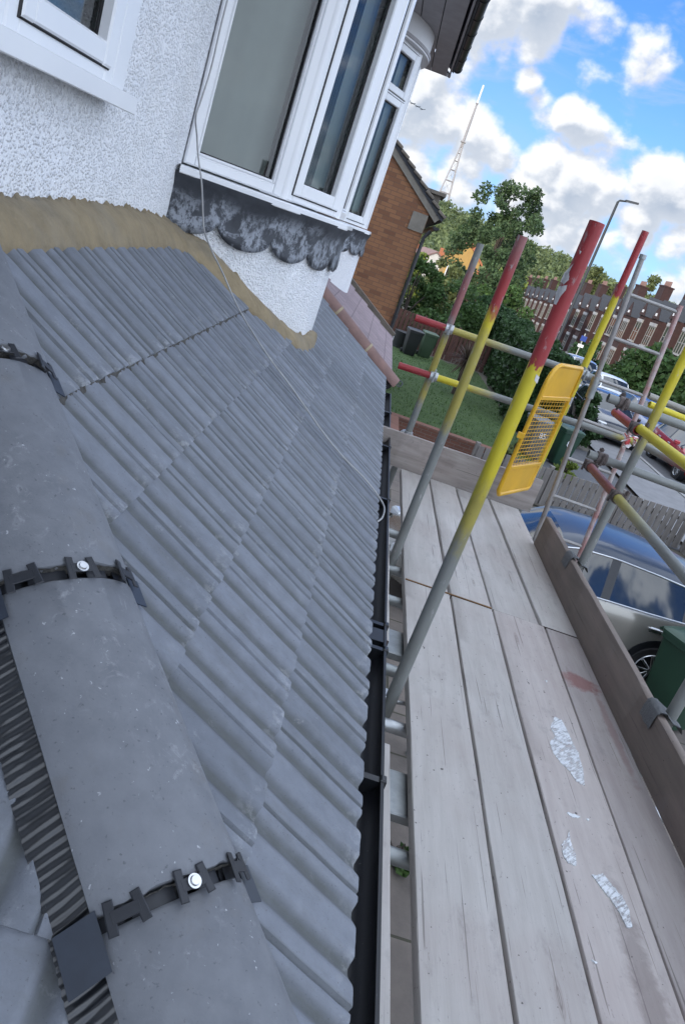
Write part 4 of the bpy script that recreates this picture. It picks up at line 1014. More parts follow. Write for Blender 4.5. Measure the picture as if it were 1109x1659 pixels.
# ---- ladder
lad = thing('ladder', 'worn metal ladder with reddish stiles leaning outside the deck by the yellow gate', 'ladder', (1.75, 5.1, G0))
LX = lambda z: 1.485-.0668*(z-.167); LY = lambda z: 5.02+.02*(z)
def x_lad(name, c1): return pole_mat(name, [(0, GRY, 0), (1.9, YWORN, .2), (2.9, c1, .25), (4.0, RWORN, .2)], 4.6, .6)
for dx, top_, mt, far_ in ((0, .40, x_lad('ladder stile a', GRY), 0), (.335, .215, x_lad('ladder stile b', RWORN), 1)):
    b = MB(); zz = [G0+.0, -2.5, -1.2, -.3, top_]
    b.tube([(LX(z)+dx, LY(z), z) for z in zz], .0165, 12); o = b.build('stile', M_steel if False else pm(f'stile_paint_{far_}', (.30, .29, .28) if not far_ else (.34, .15, .14), (.22, .2, .19) if not far_ else (.45, .43, .42), 9, .5, .3), lad, angle=40)
    if not far_:
        c = MB(); z = -.43; c.tube([(LX(-.36), LY(-.36), -.36), (LX(-.50), LY(-.50), -.50)], .027, 10); c.build('sleeve', M_steel, lad, angle=40)
        c = MB(); c.tube([(LX(.39), LY(.39), .385), (LX(.41), LY(.41), .412)], .022, 10); c.build('end_cap', M_steel, lad, angle=40)
for i in range(-2, 14):
    z = .171-.2715*i
    if z > .2: continue
    b = MB(); b.tube([(LX(z), LY(z), z), (LX(z)+.335, LY(z), z)], .0115, 8); b.build('rung', pm('rung_metal', (.33, .32, .31), (.24, .23, .22), 14, .5, .4), lad)
# ================================================================== neighbours, street, vegetation
# ---- brown brick house with the gable towards us
bh = thing('brick_house', 'brown brick house, its gable wall towards us and black downpipe at the corner', 'house', (-3.5, 19, G0))
GY = 15.5; gc = .47; ez_ = .60; sl = .735; rx = -3.6; rz_ = ez_+sl*(.70-rx)
GB = -3.95
b = MB(); top = lambda x: ez_+sl*(.70-x)-.10
b.prism([(gc, GY, GB), (gc, GY, top(gc)), (rx, GY, top(rx)), (2*rx-gc, GY, top(gc)), (2*rx-gc, GY, GB)], (0, .3, 0)); b.build('gable_wall', M_brick, bh)
b = MB(); b.box((gc-.15, (GY+25)/2+.15, (GB+ez_)/2), (.3, 25-GY-.3, ez_-GB)); b.box((2*rx-gc+.15, (GY+25)/2+.15, (GB+ez_)/2), (.3, 25-GY-.3, ez_-GB)); b.box((rx, 25, (GB+ez_)/2), (8, .3, ez_-GB)); b.build('wall', brick_mat('brown_brick_front', (.30, .155, .070), (.22, .105, .052), (.10, .047, .036), (.20, .13, .08), axes='yz'), bh)
b = MB()
for sg in (1, -1):
    e = (.74 if sg > 0 else 2*rx-.74)
    b.prism([(e, GY-.07, ez_-.03), (rx, GY-.07, rz_), (rx, GY-.07, rz_+.10), (e+.02*sg, GY-.07, ez_+.08)], (0, 9.8, 0))
b.build('roof', M_slate, bh)
b = MB(); n = 26
for i in range(n):      # verge tiles stepping down the rake
    t0, t1 = i/n, (i+1)/n; p, q = Vector((.78, GY-.10, ez_+.02)), Vector((rx, GY-.10, rz_+.09)); a, c = p.lerp(q, t0), p.lerp(q, t1)
    b.bar(a+Vector((0, .05, .04)), c+Vector((0, .05, .005)), .16, .05, bev=.008)
b.build('verge', M_verge, bh)
b = MB(); b.bar((.66, GY-.035, ez_-.02), (rx, GY-.035, rz_-.07), .03, .14); b.build('bargeboard', M_cement, bh)
b = MB(); b.prism([(.462, GY-.028, .27), (.465, GY-.028, .60), (.17, GY-.028, .60), (.165, GY-.028, .27)], (0, .026, 0)); b.build('render_patch', M_cement, bh)
b = MB(); half_gutter(b, .66, .45, GY-.45, 25, .065); b.build('gutter', M_gutter, bh, angle=40)
b = MB(); b.tube([(.60, GY-.05, .36), (.52, GY-.05, .22), (.515, GY-.06, .05), (.515, GY-.06, GB+.1)], .036, 10); b.tube([(.515, GY-.06, -1.3), (.515, GY-.06, -1.36)], .045, 10); b.build('downpipe', M_black, bh, angle=40)
b = MB(); b.box((.25, 18.4, .95), (.8, 1.2, .40)); b.box((.27, 18.4, 1.18), (.95, 1.4, .07)); b.build('dormer', M_verge, bh)
b = MB(); c = Vector((-.85, 16.6, 1.9)); b.tube([c, c+Vector((0, 0, .75))], .012, 6); b.tube([c+Vector((-.1, -.1, .6)), c+Vector((.55, .3, .55))], .009, 6)
for i in range(7): q = c+Vector((-.1, -.1, .6)).lerp(Vector((.55, .3, .55)), i/6); b.tube([q+Vector((-.05, .12, 0)), q+Vector((.05, -.12, 0))], .006, 5)
b.build('aerial', M_steel, bh)
b = MB(); b.box((gc+.01, 19, -2.5), (.06, 1.6, 1.2)); b.build('window', M_upvc, bh)
# ---- garden walls, fences
def boards_fence(p0, p1, h, mat, name, label, w=.125, gap=.022, th=.02, post=True, ztop=None, cat='fence'):
    p0, p1 = Vector(p0), Vector(p1); d = p1-p0; L = d.length; d.normalize(); n_ = Vector((d.y, -d.x, 0)); root = thing(name, label, cat, (p0+p1)/2)
    k = int(L/(w+gap)); b = MB()
    for i in range(k):
        c = p0+d*((i+.5)*L/k); hh = h+.012*nz((i*.7, 1, 3)); b.bar(c+n_*(.004*(i % 2)), c+n_*(.004*(i % 2))+Vector((0, 0, hh)), w-.004*abs(nz((i*1.3, 2, 2)))*6, th, up=n_, bev=.003)
    b.build('boards', mat, root)
    b = MB()
    for z in (.18*h, .80*h): b.bar(p0-n_*.035+Vector((0, 0, z)), p1-n_*.035+Vector((0, 0, z)), .04, .07)
    b.build('rail', mat, root)
    if post:
        m = int(L/1.9)+1
        for i in range(m+1):
            c = p0+d*(L*i/m)-n_*.07; b = MB(); b.bar(c, c+Vector((0, 0, h+.05)), .09, .09, up=n_, bev=.008); b.build('post', mat, root)
    return root
M_fwood = pm('weathered_fence', (.20, .185, .17), (.12, .108, .10), 3, .9, stretch=(3, 3, .5), bump=.4, bscale=20)
M_fred = pm('brown_stained_fence', (.12, .055, .04), (.075, .036, .028), 3, .85, stretch=(3, 3, .6))
boards_fence((2.9, 14.75, G0), (7.75, 15.35, G0), .80, M_fwood, 'fence', 'low weathered grey board fence behind the silver car')
boards_fence((7.80, 15.3, G0), (7.98, 13.2, G0), .74, M_fwood, 'fence', 'short return of the grey board fence at its right end', post=False)
boards_fence((.8, 32.6, G0), (5.4, 33.2, G0), 1.42, M_fred, 'fence', 'dark red-brown close-boarded fence behind the bins and lawn', w=.15)
b = MB(); b.box((2.5, 16.42, G0+.21), (2.7, .22, .42)); b.box((2.5, 16.42, G0+.455), (2.74, .25, .07)); b.box((1.22, 15.5, G0+.21), (.22, 1.6, .42)); b.box((1.22, 15.5, G0+.455), (.25, 1.64, .065))
tag(b.build('garden_wall', M_gardenbrick), 'low brick garden wall at the near edge of the lawn', 'wall')
b = MB(); b.bar((2.32, 14.62, G0), (2.32, 14.62, G0+.95), .11, .11, bev=.01); tag(b.build('gate_post', M_fwood), 'pale wooden post standing before the garden wall', 'post')
# ---- wheelie bins
def text_mesh(txt, size):
    cu = bpy.data.curves.new('t', 'FONT'); cu.body = txt; cu.size = size; cu.extrude = .0015; cu.align_x = 'CENTER'; cu.align_y = 'CENTER'
    o = bpy.data.objects.new('t', cu); COL.objects.link(o); dg = bpy.context.evaluated_depsgraph_get(); me = bpy.data.meshes.new_from_object(o.evaluated_get(dg)); bpy.data.objects.remove(o); return me
def bin_(loc, rz, mat, label, number=None, sc=1., tilt=0, lidmat=None):
    t = thing('wheelie_bin', label, 'bin', loc, 'wheelie bins', rz); t.scale = (sc,)*3
    b = MB(); sec = []
    for z, hx, hy in ((.06, .20, .22), (.10, .215, .235), (.55, .25, .28), (.92, .275, .315), (.93, .295, .335), (.985, .295, .335)):
        r = .05; ring = []
        for cx, cy, a0 in ((hx-r, hy-r, 0), (-hx+r, hy-r, 90), (-hx+r, -hy+r, 180), (hx-r, -hy+r, 270)):
            ring += [(cx+r*math.cos(rad(a0+30*i)), cy+r*math.sin(rad(a0+30*i)), z) for i in range(4)]
        sec.append(ring+[ring[0]])
    b.grid([r for r in sec]); b.add(sec[0][:-1], [tuple(range(16))[::-1]]); b.build('body', mat, t, local=True, angle=35)
    b = MB(); rows = []
    for z, k in ((.985, 1.03), (1.02, 1.03), (1.05, .9), (1.065, .6), (1.07, .05)): rows.append([(x*k, y*k, z) for x, y, _ in sec[-1]])
    b.grid(rows); b.tube([(-.25, .36, 1.0), (.25, .36, 1.0)], .017, 8); l = b.build('lid', lidmat or mat, t, local=True, angle=35)
    b = MB(); b.tube([(-.23, .39, .97), (.23, .39, .97)], .016, 8)
    for x in (-.21, .21): b.tube([(x, .33, .95), (x, .39, .97)], .014, 6)
    b.build('handle', mat, t, local=True)
    for x in (-.25, .25):
        b = MB(); b.tube([(x-.03, .23, .10), (x+.03, .23, .10)], .10, 16); b.build('wheel', M_black, t, local=True, angle=40)
    if number:
        me = text_mesh(number, .20); o = bpy.data.objects.new('number', me); COL.objects.link(o); me.materials.append(M_paint); o.parent = t; o.location = (0, -.315, .66); o.rotation_euler = (math.pi/2-.10, 0, 0)
    return t
M_bing = pm('bin_green', (.014, .05, .028), (.01, .038, .022), 3, .45); M_bink = pm('bin_black', (.02, .022, .024), None, 4, .45); M_bingrey = pm('bin_grey', (.12, .14, .155), (.1, .115, .13), 4, .5)
M_bingrass = pm('bin_olive_green', (.05, .085, .045), (.04, .07, .04), 3, .5)
bin_((1.95, 30.3, G0), .2, M_bink, 'black wheelie bin by the brick house corner')
bin_((2.62, 31.2, G0), .15, M_bingrass, 'faded green wheelie bin beside the black one by the red-brown fence')
bin_((4.62, 7.55, G0), .55, M_bing, 'dark green wheelie bin at the silver car rear, nearest the deck', sc=1.02)
bin_((5.08, 19.4, G0), .28, M_bingrey, 'grey wheelie bin numbered 85 seen through the yellow gate', '85')
bin_((5.88, 19.6, G0), .28, M_bing, 'green wheelie bin numbered 83 beside the grey numbered one', '83')
b = MB(); b.tube([(1.62, 31.4, G0), (1.62, 31.4, G0+.12)], .36, 20); b.tube([(1.62, 31.4, G0+.12), (1.62, 31.4, G0+.7)], [.34, .40], 20); tag(b.build('water_butt', M_bink, angle=40), 'dark round tub tucked behind the black bin', 'tub')
# ---- cars
def car(name, label, loc, rz, paint, L=4.15, H=1.52, roofmat=None, group='parked cars', Wd=.89):
    t = thing(name, label, 'car', loc, group, rz)
    # stations from the front bumper (x = 0) to the tail; local axes: x back along the car, y to its left
    st = [(0, .42, .60, .60, .55), (.06, .27, .66, .68, .68), (.30, .22, .76, .80, .80), (.75, .20, .86, .93, .86), (1.12, .20, .92, 1.0, .88), (1.20, .20, .93, 1.02, .885),
          (1.55, .20, .95, 1.26, .89), (1.86, .20, .96, H-.07, .89), (2.05, .20, .965, H-.02, .89), (2.45, .20, .97, H, .89), (2.50, .20, .972, H, .89), (2.56, .20, .975, H, .89), (3.05, .20, .99, H-.02, .89), (3.45, .20, 1.01, H-.05, .885), (3.56, .20, 1.02, H-.06, .88),
          (3.86, .21, 1.03, H-.12, .87), (4.0, .24, 1.02, 1.20, .85), (4.08, .30, .98, 1.04, .82), (4.15, .42, .72, .74, .74)]
    k = L/4.15; st = [(x*k, a, c, d, w*Wd/.89) for x, a, c, d, w in st]
    rows = []
    for x, zb, zb2, zr, w in st:
        cab = zr-zb2 > .12; wr = w*(.735 if cab else .88); zmid = (zb+zb2)/2+.04
        if not cab: zr2 = zr
        half = [(0, zb), (w*.80, zb), (w*.965, zb+.07), (w, zmid-.08), (w*1.0, zmid+.10), (w*.985, zb2-.06), (w*.955, zb2), (wr+(.02 if cab else 0), zr-(.10 if cab else .02)), (wr*.93, zr-(.035 if cab else .008)), (wr*.62, zr-.005), (0, zr+.012)]
        rows.append([(x, -y, z) for y, z in half]+[(x, y, z) for y, z in half[-2:0:-1]]+[(x, 0, zb)])
    body, glass, roof = MB(), MB(), MB(); trims = {}
    n = len(rows[0])-1; hN = 10
    for i in range(len(rows)-1):
        cab0, cab1 = st[i][3]-st[i][2] > .12, st[i+1][3]-st[i+1][2] > .12
        for j in range(n):
            jj = j if j < hN else n-1-j      # mirror index
            q = [rows[i][j], rows[i][j+1], rows[i+1][j+1], rows[i+1][j]]
            narrow = (st[i+1][0]-st[i][0]) < .13*k
            if (cab0 or cab1) and jj == 6: tgt = trims.setdefault((i if not narrow else round(st[i][0]/k), j), MB()) if (narrow and cab0 and cab1) else glass
            elif cab0 and cab1 and jj >= 7: tgt = roof if 1.8*k < st[i+1][0] <= 3.9*k and not st[i][0] < 1.8*k else (glass if jj >= 8 else body)
            elif (cab0 != cab1) and jj >= 8: tgt = glass
            else: tgt = body
            tgt.add(q, [(0, 1, 2, 3)])
    def weld(m):
        seen = {}; mp = []; vs = []
        for p in m.v:
            key = tuple(round(c, 4) for c in p)
            if key not in seen: seen[key] = len(vs); vs.append(p)
            mp.append(seen[key])
        m.v = vs; m.f = [tuple(dict.fromkeys(mp[i] for i in q)) for q in m.f]; ok = [len(q) > 2 for q in m.f]; m.m = [a for a, o_ in zip(m.m, ok) if o_]; m.f = [q for q, o_ in zip(m.f, ok) if o_]; return m
    body.add(rows[0][:-1], [tuple(range(n))]); body.add(rows[-1][:-1], [tuple(range(n))[::-1]])
    o = weld(body).build('body', paint, t, local=True, angle=50)
    weld(roof).build('roof', roofmat or paint, t, local=True, angle=60); weld(glass).build('windows', M_carglass, t, local=True, angle=50); [weld(q).build('pillar', M_black, t, local=True) for q in trims.values()]
    # window line chrome, door seams, handles, arches, wheels, lights
    for sg in (-1, 1):
        b = MB(); b.tube([(st[i][0], sg*st[i][4]*.962, st[i][2]-.004) for i in range(5, 16)], .011, 6); b.build('chrome_strip', M_zinc, t, local=True)
        b = MB(); b.tube([(st[i][0], sg*(st[i][4]*.735+.022), st[i][3]-.098) for i in range(7, 16)], .012, 6); b.build('roof_rail', M_zinc, t, local=True)
        for xs in ((1.25, 1.22, 1.30), (2.52, 2.52, 2.60), (3.42, 3.36, 3.22)):
            b = MB(); b.tube([(xs[0]*k, sg*(Wd*.957), .965), (xs[1]*k, sg*(Wd*1.004), .70), (xs[1]*k, sg*Wd*1.004, .52), (xs[2]*k, sg*Wd*.99, .30)], .008, 5); b.build('door_seam', M_gap, t, local=True)
        for xh in (2.30, 3.22):
            b = MB(); b.tube([(xh*k-.12, sg*Wd*1.012, .835), (xh*k+.08, sg*Wd*1.012, .84)], .014, 8); b.box((xh*k-.03, sg*Wd*.985, .82), (.13, .04, .07), bev=.015); b.build('handle', M_zinc, t, local=True, angle=40)
        for xw in (.80, 3.38):
            b = MB(); b.tube([(xw*k, sg*(Wd-.20), .345), (xw*k, sg*(Wd+.006), .345)], .385, 28); b.build('wheel_arch', M_black, t, local=True, angle=40)
            w = bpy.data.objects.new('wheel', None); COL.objects.link(w); w.parent = t; w.location = (xw*k, sg*(Wd-.085), .325); w.empty_display_size = .1
            b = MB(); pr = [(-.10, .215), (-.105, .30), (-.08, .325), (.08, .325), (.105, .30), (.10, .215)]
            b.grid([[(r*math.cos(a), y, r*math.sin(a)) for a in (2*math.pi*i/32 for i in range(33))] for y, r in pr]); b.build('tyre', M_tyre, w, local=True, angle=40)
            b = MB(); b.grid([[(r*math.cos(a), sg*y, r*math.sin(a)) for a in (2*math.pi*i/32 for i in range(33))] for y, r in ((.098, .222), (.107, .215), (.098, .203), (.03, .198), (.03, .0))])
            for i in range(10): a = 2*math.pi*i/10; c, s_ = math.cos(a), math.sin(a); b.bar((.03*c, sg*.085, .03*s_), (.205*c, sg*.098, .205*s_), .030, .02, up=(0, 1, 0), bev=.004)
            b.tube([(0, sg*.06, 0), (0, sg*.105, 0)], .045, 14); b.build('rim', M_zinc, w, local=True, angle=40)
        b = MB(); b.box((.14*k, sg*.58, .66), (.20, .24, .15), Matrix.Rotation(.35*sg, 3, 'Z'), bev=.03); b.build('headlight', M_lamp, t, local=True)
        b = MB(); b.box((4.09*k, sg*.64, .84), (.12, .14, .26), bev=.03); b.build('tail_light', M_tail, t, local=True)
        b = MB(); b.box((1.52*k, sg*(Wd+.10), 1.02), (.12, .18, .13), bev=.03); b.build('mirror', paint, t, local=True)
    return t
def carpaint(name, c, met=.4): return pm(name, c, tuple(x*.92 for x in c), 2, .22, met, coat=.8)
m = bpy.data.materials.new('car_glass'); m.use_nodes = True; p = m.node_tree.nodes['Principled BSDF']; p.inputs['Base Color'].default_value = (.012, .015, .017, 1); p.inputs['Roughness'].default_value = .03; p.inputs['Specular IOR Level'].default_value = 1.0; M_carglass = m
M_tyre = pm('tyre_rubber', (.014, .014, .015), None, 20, .85); M_lamp = pm('lamp_lens', (.6, .62, .64), None, 5, .1, .3); M_tail = pm('tail_lens', (.35, .015, .012), None, 5, .15)
car('parked_car', 'silver bronze car with dark blue roof parked beside the deck', (1.13, 8.95, G0), 0, carpaint('bronze_paint', (.29, .28, .25), .5), roofmat=pm('blue_black_roof', (.014, .026, .05), (.013, .024, .046), 2, .30, .1, coat=.25))
GC = 'cars parked along the street'
car('parked_car', 'bright red car parked at the kerb, its alloy wheel towards us', (11.75, 23.1, gz(11.75, 24)), math.pi/2, carpaint('red_paint', (.36, .014, .02), .1), group=GC)
car('parked_car', 'dark blue car parked just behind the red one', (11.8, 28.6, gz(11.8, 30)), math.pi/2, carpaint('blue_paint', (.02, .045, .13), .2), group=GC)
car('parked_car', 'white car parked beyond the dark blue one', (11.8, 34.2, gz(11.8, 36)), math.pi/2, carpaint('white_paint', (.6, .61, .62), 0), group=GC)
car('parked_car', 'silver car parked far down the kerb beyond the white one', (11.8, 40.0, gz(11.8, 42)), math.pi/2, carpaint('silver_paint', (.4, .41, .42), .6), group=GC)
car('parked_car', 'black car parked beside the tall hedge end', (9.15, 25.4, gz(9.1, 27)), math.pi/2, carpaint('black_paint', (.012, .013, .016), .1), group=GC)
car('parked_car', 'pale grey car parked beyond the black one by the hedge', (9.2, 31.0, gz(9.2, 32)), math.pi/2, carpaint('grey_paint', (.45, .46, .48), .3), group=GC)
# ---- vegetation
def leaves(b, pts, size, flat=.5, asp=1.7):
    n = len(pts); a = rng.normal(size=(n, 3)); a /= np.linalg.norm(a, axis=1)[:, None]; c = rng.normal(size=(n, 3)); c -= a*(a*c).sum(1)[:, None]; c /= np.linalg.norm(c, axis=1)[:, None]
    s_ = size*(.6+.8*rng.random((n, 1))); p = np.asarray(pts); o = len(b.v)
    q = np.stack([p-a*s_*asp*.5, p+c*s_*.5, p+a*s_*asp*.5, p-c*s_*.5], 1).reshape(-1, 3)
    b.v += [tuple(v) for v in q.tolist()]; b.f += [(o+4*i, o+4*i+1, o+4*i+2, o+4*i+3) for i in range(n)]; b.m += [0]*n
def lump_points(lumps, n):
    w = np.array([l[3]*l[3] for l in lumps]); w /= w.sum(); idx = rng.choice(len(lumps), n, p=w); L = np.array(lumps)[idx]
    d = rng.normal(size=(n, 3)); d /= np.linalg.norm(d, axis=1)[:, None]; rr = (.35+.65*rng.random((n, 1))**.5)*(1+.10*rng.normal(size=(n, 1)))
    return L[:, :3]+d*rr*L[:, 3:4]*np.array([[1, 1, .82]])
def tree(name, label, loc, h, rx, mat, n=2500, leaf=.2, base=.25, seed=1, lumps=16, group='trees behind the gardens', shape='round', cat='tree', lr=.42):
    t = thing(name, label, cat, loc, group); r_ = random.Random(seed); c0 = Vector((0, 0, h*base)); L = []
    for i in range(lumps):
        u = r_.random(); a = r_.random()*6.283
        prof = {'round': math.sin(math.pi*(.12+.80*u))**.7, 'tall': (1-u)**.55*.95+.10, 'column': .9-.35*u, 'cone': (1-u)**.42*(.75+.35*r_.random())}[shape]
        rr = rx*prof*.92*math.sqrt(r_.random()); s_ = rx*lr*(.65+.7*r_.random())*(1-.35*u)
        L.append((rr*math.cos(a), rr*math.sin(a), h*base+(h*(1-base)-s_*.7)*u, s_))
    b = MB(); leaves(b, lump_points(L, n), leaf); b.build('crown', mat, t, local=True)
    b = MB(); b.tube([(0, 0, 0), (.03*h*.2, 0, h*.3), (0, .02*h, h*.6), (0, 0, h*.85)], [h*.022+.03, h*.018+.02, h*.012, .02], 9)
    for l in L[:9]:
        z0 = h*base*.8+l[2]*.25; b.tube([(0, 0, z0), (l[0]*.5, l[1]*.5, (z0+l[2])/2+.1), (l[0], l[1], l[2])], [h*.009+.01, h*.006+.006, .008], 5)
    b.build('trunk', M_bark, t, local=True)
    return t
tree('tree', 'tall dark-leaved tree with a ragged crown, standing above everything behind the gardens', (8.6, 70, gz(8.6, 70)), 12.6, 4.9, M_leaf_tree, 21000, .17, .08, 17, 140, shape='round', lr=.17)
tree('shrub', 'feathery dark green shrub right behind the brown brick house corner', (1.55, 37, G0), 3.6, 1.5, M_leaf_mid, 9500, .10, .05, 3, 22, cat='shrub', group='shrubs behind the lawn')
tree('shrub', 'feathery green shrub behind the middle of the red-brown fence', (3.6, 36.5, G0), 3.3, 1.7, M_leaf_mid, 9500, .10, .05, 4, 22, cat='shrub', group='shrubs behind the lawn')
tree('shrub', 'broad dark shrub behind the right end of the red-brown fence', (5.9, 38.5, G0), 3.2, 1.9, M_leaf_dark, 8000, .11, .05, 6, 20, cat='shrub', group='shrubs behind the lawn')
tree('shrub', 'bushy shrub between the tall dark tree and the clipped hedge', (7.5, 47, G0), 3.9, 2.2, M_leaf_mid, 7500, .13, .05, 8, 20, cat='shrub', group='shrubs behind the lawn')
tree('tree', 'small rounded tree below the orange chimney house', (4.4, 58, gz(4.4, 58)), 4.4, 1.9, M_leaf_olive, 2600, .22, .15, 9, 14)
tree('tree', 'light green tree between the brown brick house and the orange chimney house', (3.2, 75, gz(3.2, 75)), 5.0, 2.2, M_leaf_light, 2200, .26, .1, 10, 12)
tree('tree', 'bright yellow-green tree showing past the right side of the tall dark tree', (24, 150, gz(24, 150)), 10.5, 5.6, M_leaf_light, 6000, .40, .1, 12, 22)
tree('tree', 'olive rounded tree rising behind the terrace beside the lamp post', (37, 142, gz(37, 142)), 15.5, 5.5, M_leaf_olive, 7000, .36, .2, 13, 24, lr=.36)
tree('tree', 'grey-green oval tree rising behind the terrace right of the ladder top', (46, 140, gz(46, 140)), 17.0, 4.2, M_leaf_olive, 6500, .36, .2, 14, 24, lr=.36)
tree('tree', 'low olive tree peeping over the terrace at the far right', (60, 145, gz(60, 145)), 14.8, 4.5, M_leaf_olive, 4500, .38, .2, 15, 18)
tree('tree', 'dense dark tree in front of the terrace behind the leaning ladder', (18.6, 50, gz(18.6, 50)), 3.5, 2.5, M_leaf_dark, 5200, .22, .05, 16, 16, group='trees before the terrace')
tree('tree', 'dark bushy tree in front of the terrace at the right edge', (21.3, 50, gz(21.3, 50)), 3.9, 2.4, M_leaf_dark, 4800, .22, .05, 17, 16, group='trees before the terrace')
tree('shrub', 'dark shrub in a terrace front garden seen over the black car', (17.2, 60, gz(17.2, 60)), 2.6, 1.9, M_leaf_dark, 2200, .2, .02, 18, 10, group='trees before the terrace', cat='shrub')
# clipped hedge
hd = thing('hedge', 'high clipped dark green hedge along the right side of the lawn', 'hedge', (6.3, 34, G0))
pts = []
n = 26000; u = rng.random((n, 3)); X0, X1, Y0, Y1, HH = 4.9, 6.15, 22.2, 50, 2.38
face = rng.random(n)
P = np.stack([X0+(X1-X0)*u[:, 0], Y0+(Y1-Y0)*u[:, 1]**1.5, G0+.05+HH*u[:, 2]], 1)
f1 = face < .36; P[f1, 2] = G0+HH-.25*rng.random(f1.sum())**2+.10*np.sin(P[f1, 1]*1.7)+.12*np.sin(P[f1, 1]*.8+P[f1, 0]*2)
f2 = (face >= .36) & (face < .60); P[f2, 0] = X0+.25*rng.random(f2.sum())**2+.07*np.sin(P[f2, 1]*2+P[f2, 2]*3)
f3 = (face >= .60) & (face < .80); P[f3, 1] = Y0+.30*rng.random(f3.sum())**2+.10*np.sin(P[f3, 0]*4+P[f3, 2]*3)
f4 = face >= .80; P[f4, 0] = X1-.25*rng.random(f4.sum())**2+.07*np.sin(P[f4, 1]*2.3+P[f4, 2]*3)
P[:, 0] += (P[:, 1]-22.2)*.055
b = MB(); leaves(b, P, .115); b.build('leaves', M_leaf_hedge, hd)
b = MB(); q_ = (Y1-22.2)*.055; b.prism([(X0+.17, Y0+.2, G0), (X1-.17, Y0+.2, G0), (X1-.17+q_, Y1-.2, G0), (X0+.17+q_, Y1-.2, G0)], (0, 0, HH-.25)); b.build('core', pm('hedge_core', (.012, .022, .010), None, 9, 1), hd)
tree('shrub', 'round dark shrub between the hedge end and the black car', (7.0, 23.4, G0), 1.75, .85, M_leaf_hedge, 5200, .085, .02, 31, 14, cat='shrub', group='trees before the terrace')
# cordyline palm
cp = thing('cordyline_palm', 'spiky brownish cordyline palm on the lawn behind the red-ended rails', 'palm', (3.45, 24.8, G0))
b = MB(); b.tube([(3.45, 24.8, G0), (3.47, 24.8, G0+.55), (3.45, 24.82, G0+1.15)], [.10, .085, .09], 9); b.build('trunk', M_bark, cp)
b = MB()
for i in range(230):
    a = random.random()*6.283; e = random.uniform(-.9, 1.35); l = random.uniform(.5, .85); c = Vector((3.45, 24.81, G0+1.12+.12*random.random())); d = Vector((math.cos(a)*math.cos(e), math.sin(a)*math.cos(e), math.sin(e))); sd = d.cross(Vector((0, 0, 1))).normalized()*.016
    m1, m2 = c+d*l*.55, c+d*l-Vector((0, 0, .14*l)); b.add([c-sd*.6, c+sd*.6, m1+sd, m1-sd, m2], [(0, 1, 2, 3), (3, 2, 4)])
b.build('leaves', M_cord, cp)
tree('weed_clump', 'yellow-flowered weed clump growing before the numbered bins', (5.75, 18.1, G0), .62, .45, M_leaf_light, 900, .07, .02, 21, 8, cat='weed', group='weeds by the garden wall')
tree('weed_clump', 'dry grassy weed clump beside the garden wall end', (3.75, 16.0, G0), .75, .22, M_leaf_olive, 380, .08, .02, 22, 6, cat='weed', group='weeds by the garden wall')
tree('weed_clump', 'green weeds growing left of the garden wall', (.85, 15.6, G0), .6, .35, M_leaf_mid, 700, .08, .02, 23, 8, cat='weed', group='weeds by the garden wall')
tree('weed_clump', 'low weeds between slabs far under the deck gap', (1.25, 4.9, G0), .18, .22, M_leaf_mid, 420, .05, .02, 24, 6, cat='weed', group='weeds under the deck')
tree('weed_clump', 'low weeds between slabs under the gap by the nearest cross tube', (1.42, 4.25, G0), .12, .16, M_leaf_mid, 300, .045, .02, 25, 6, cat='weed', group='weeds under the deck')
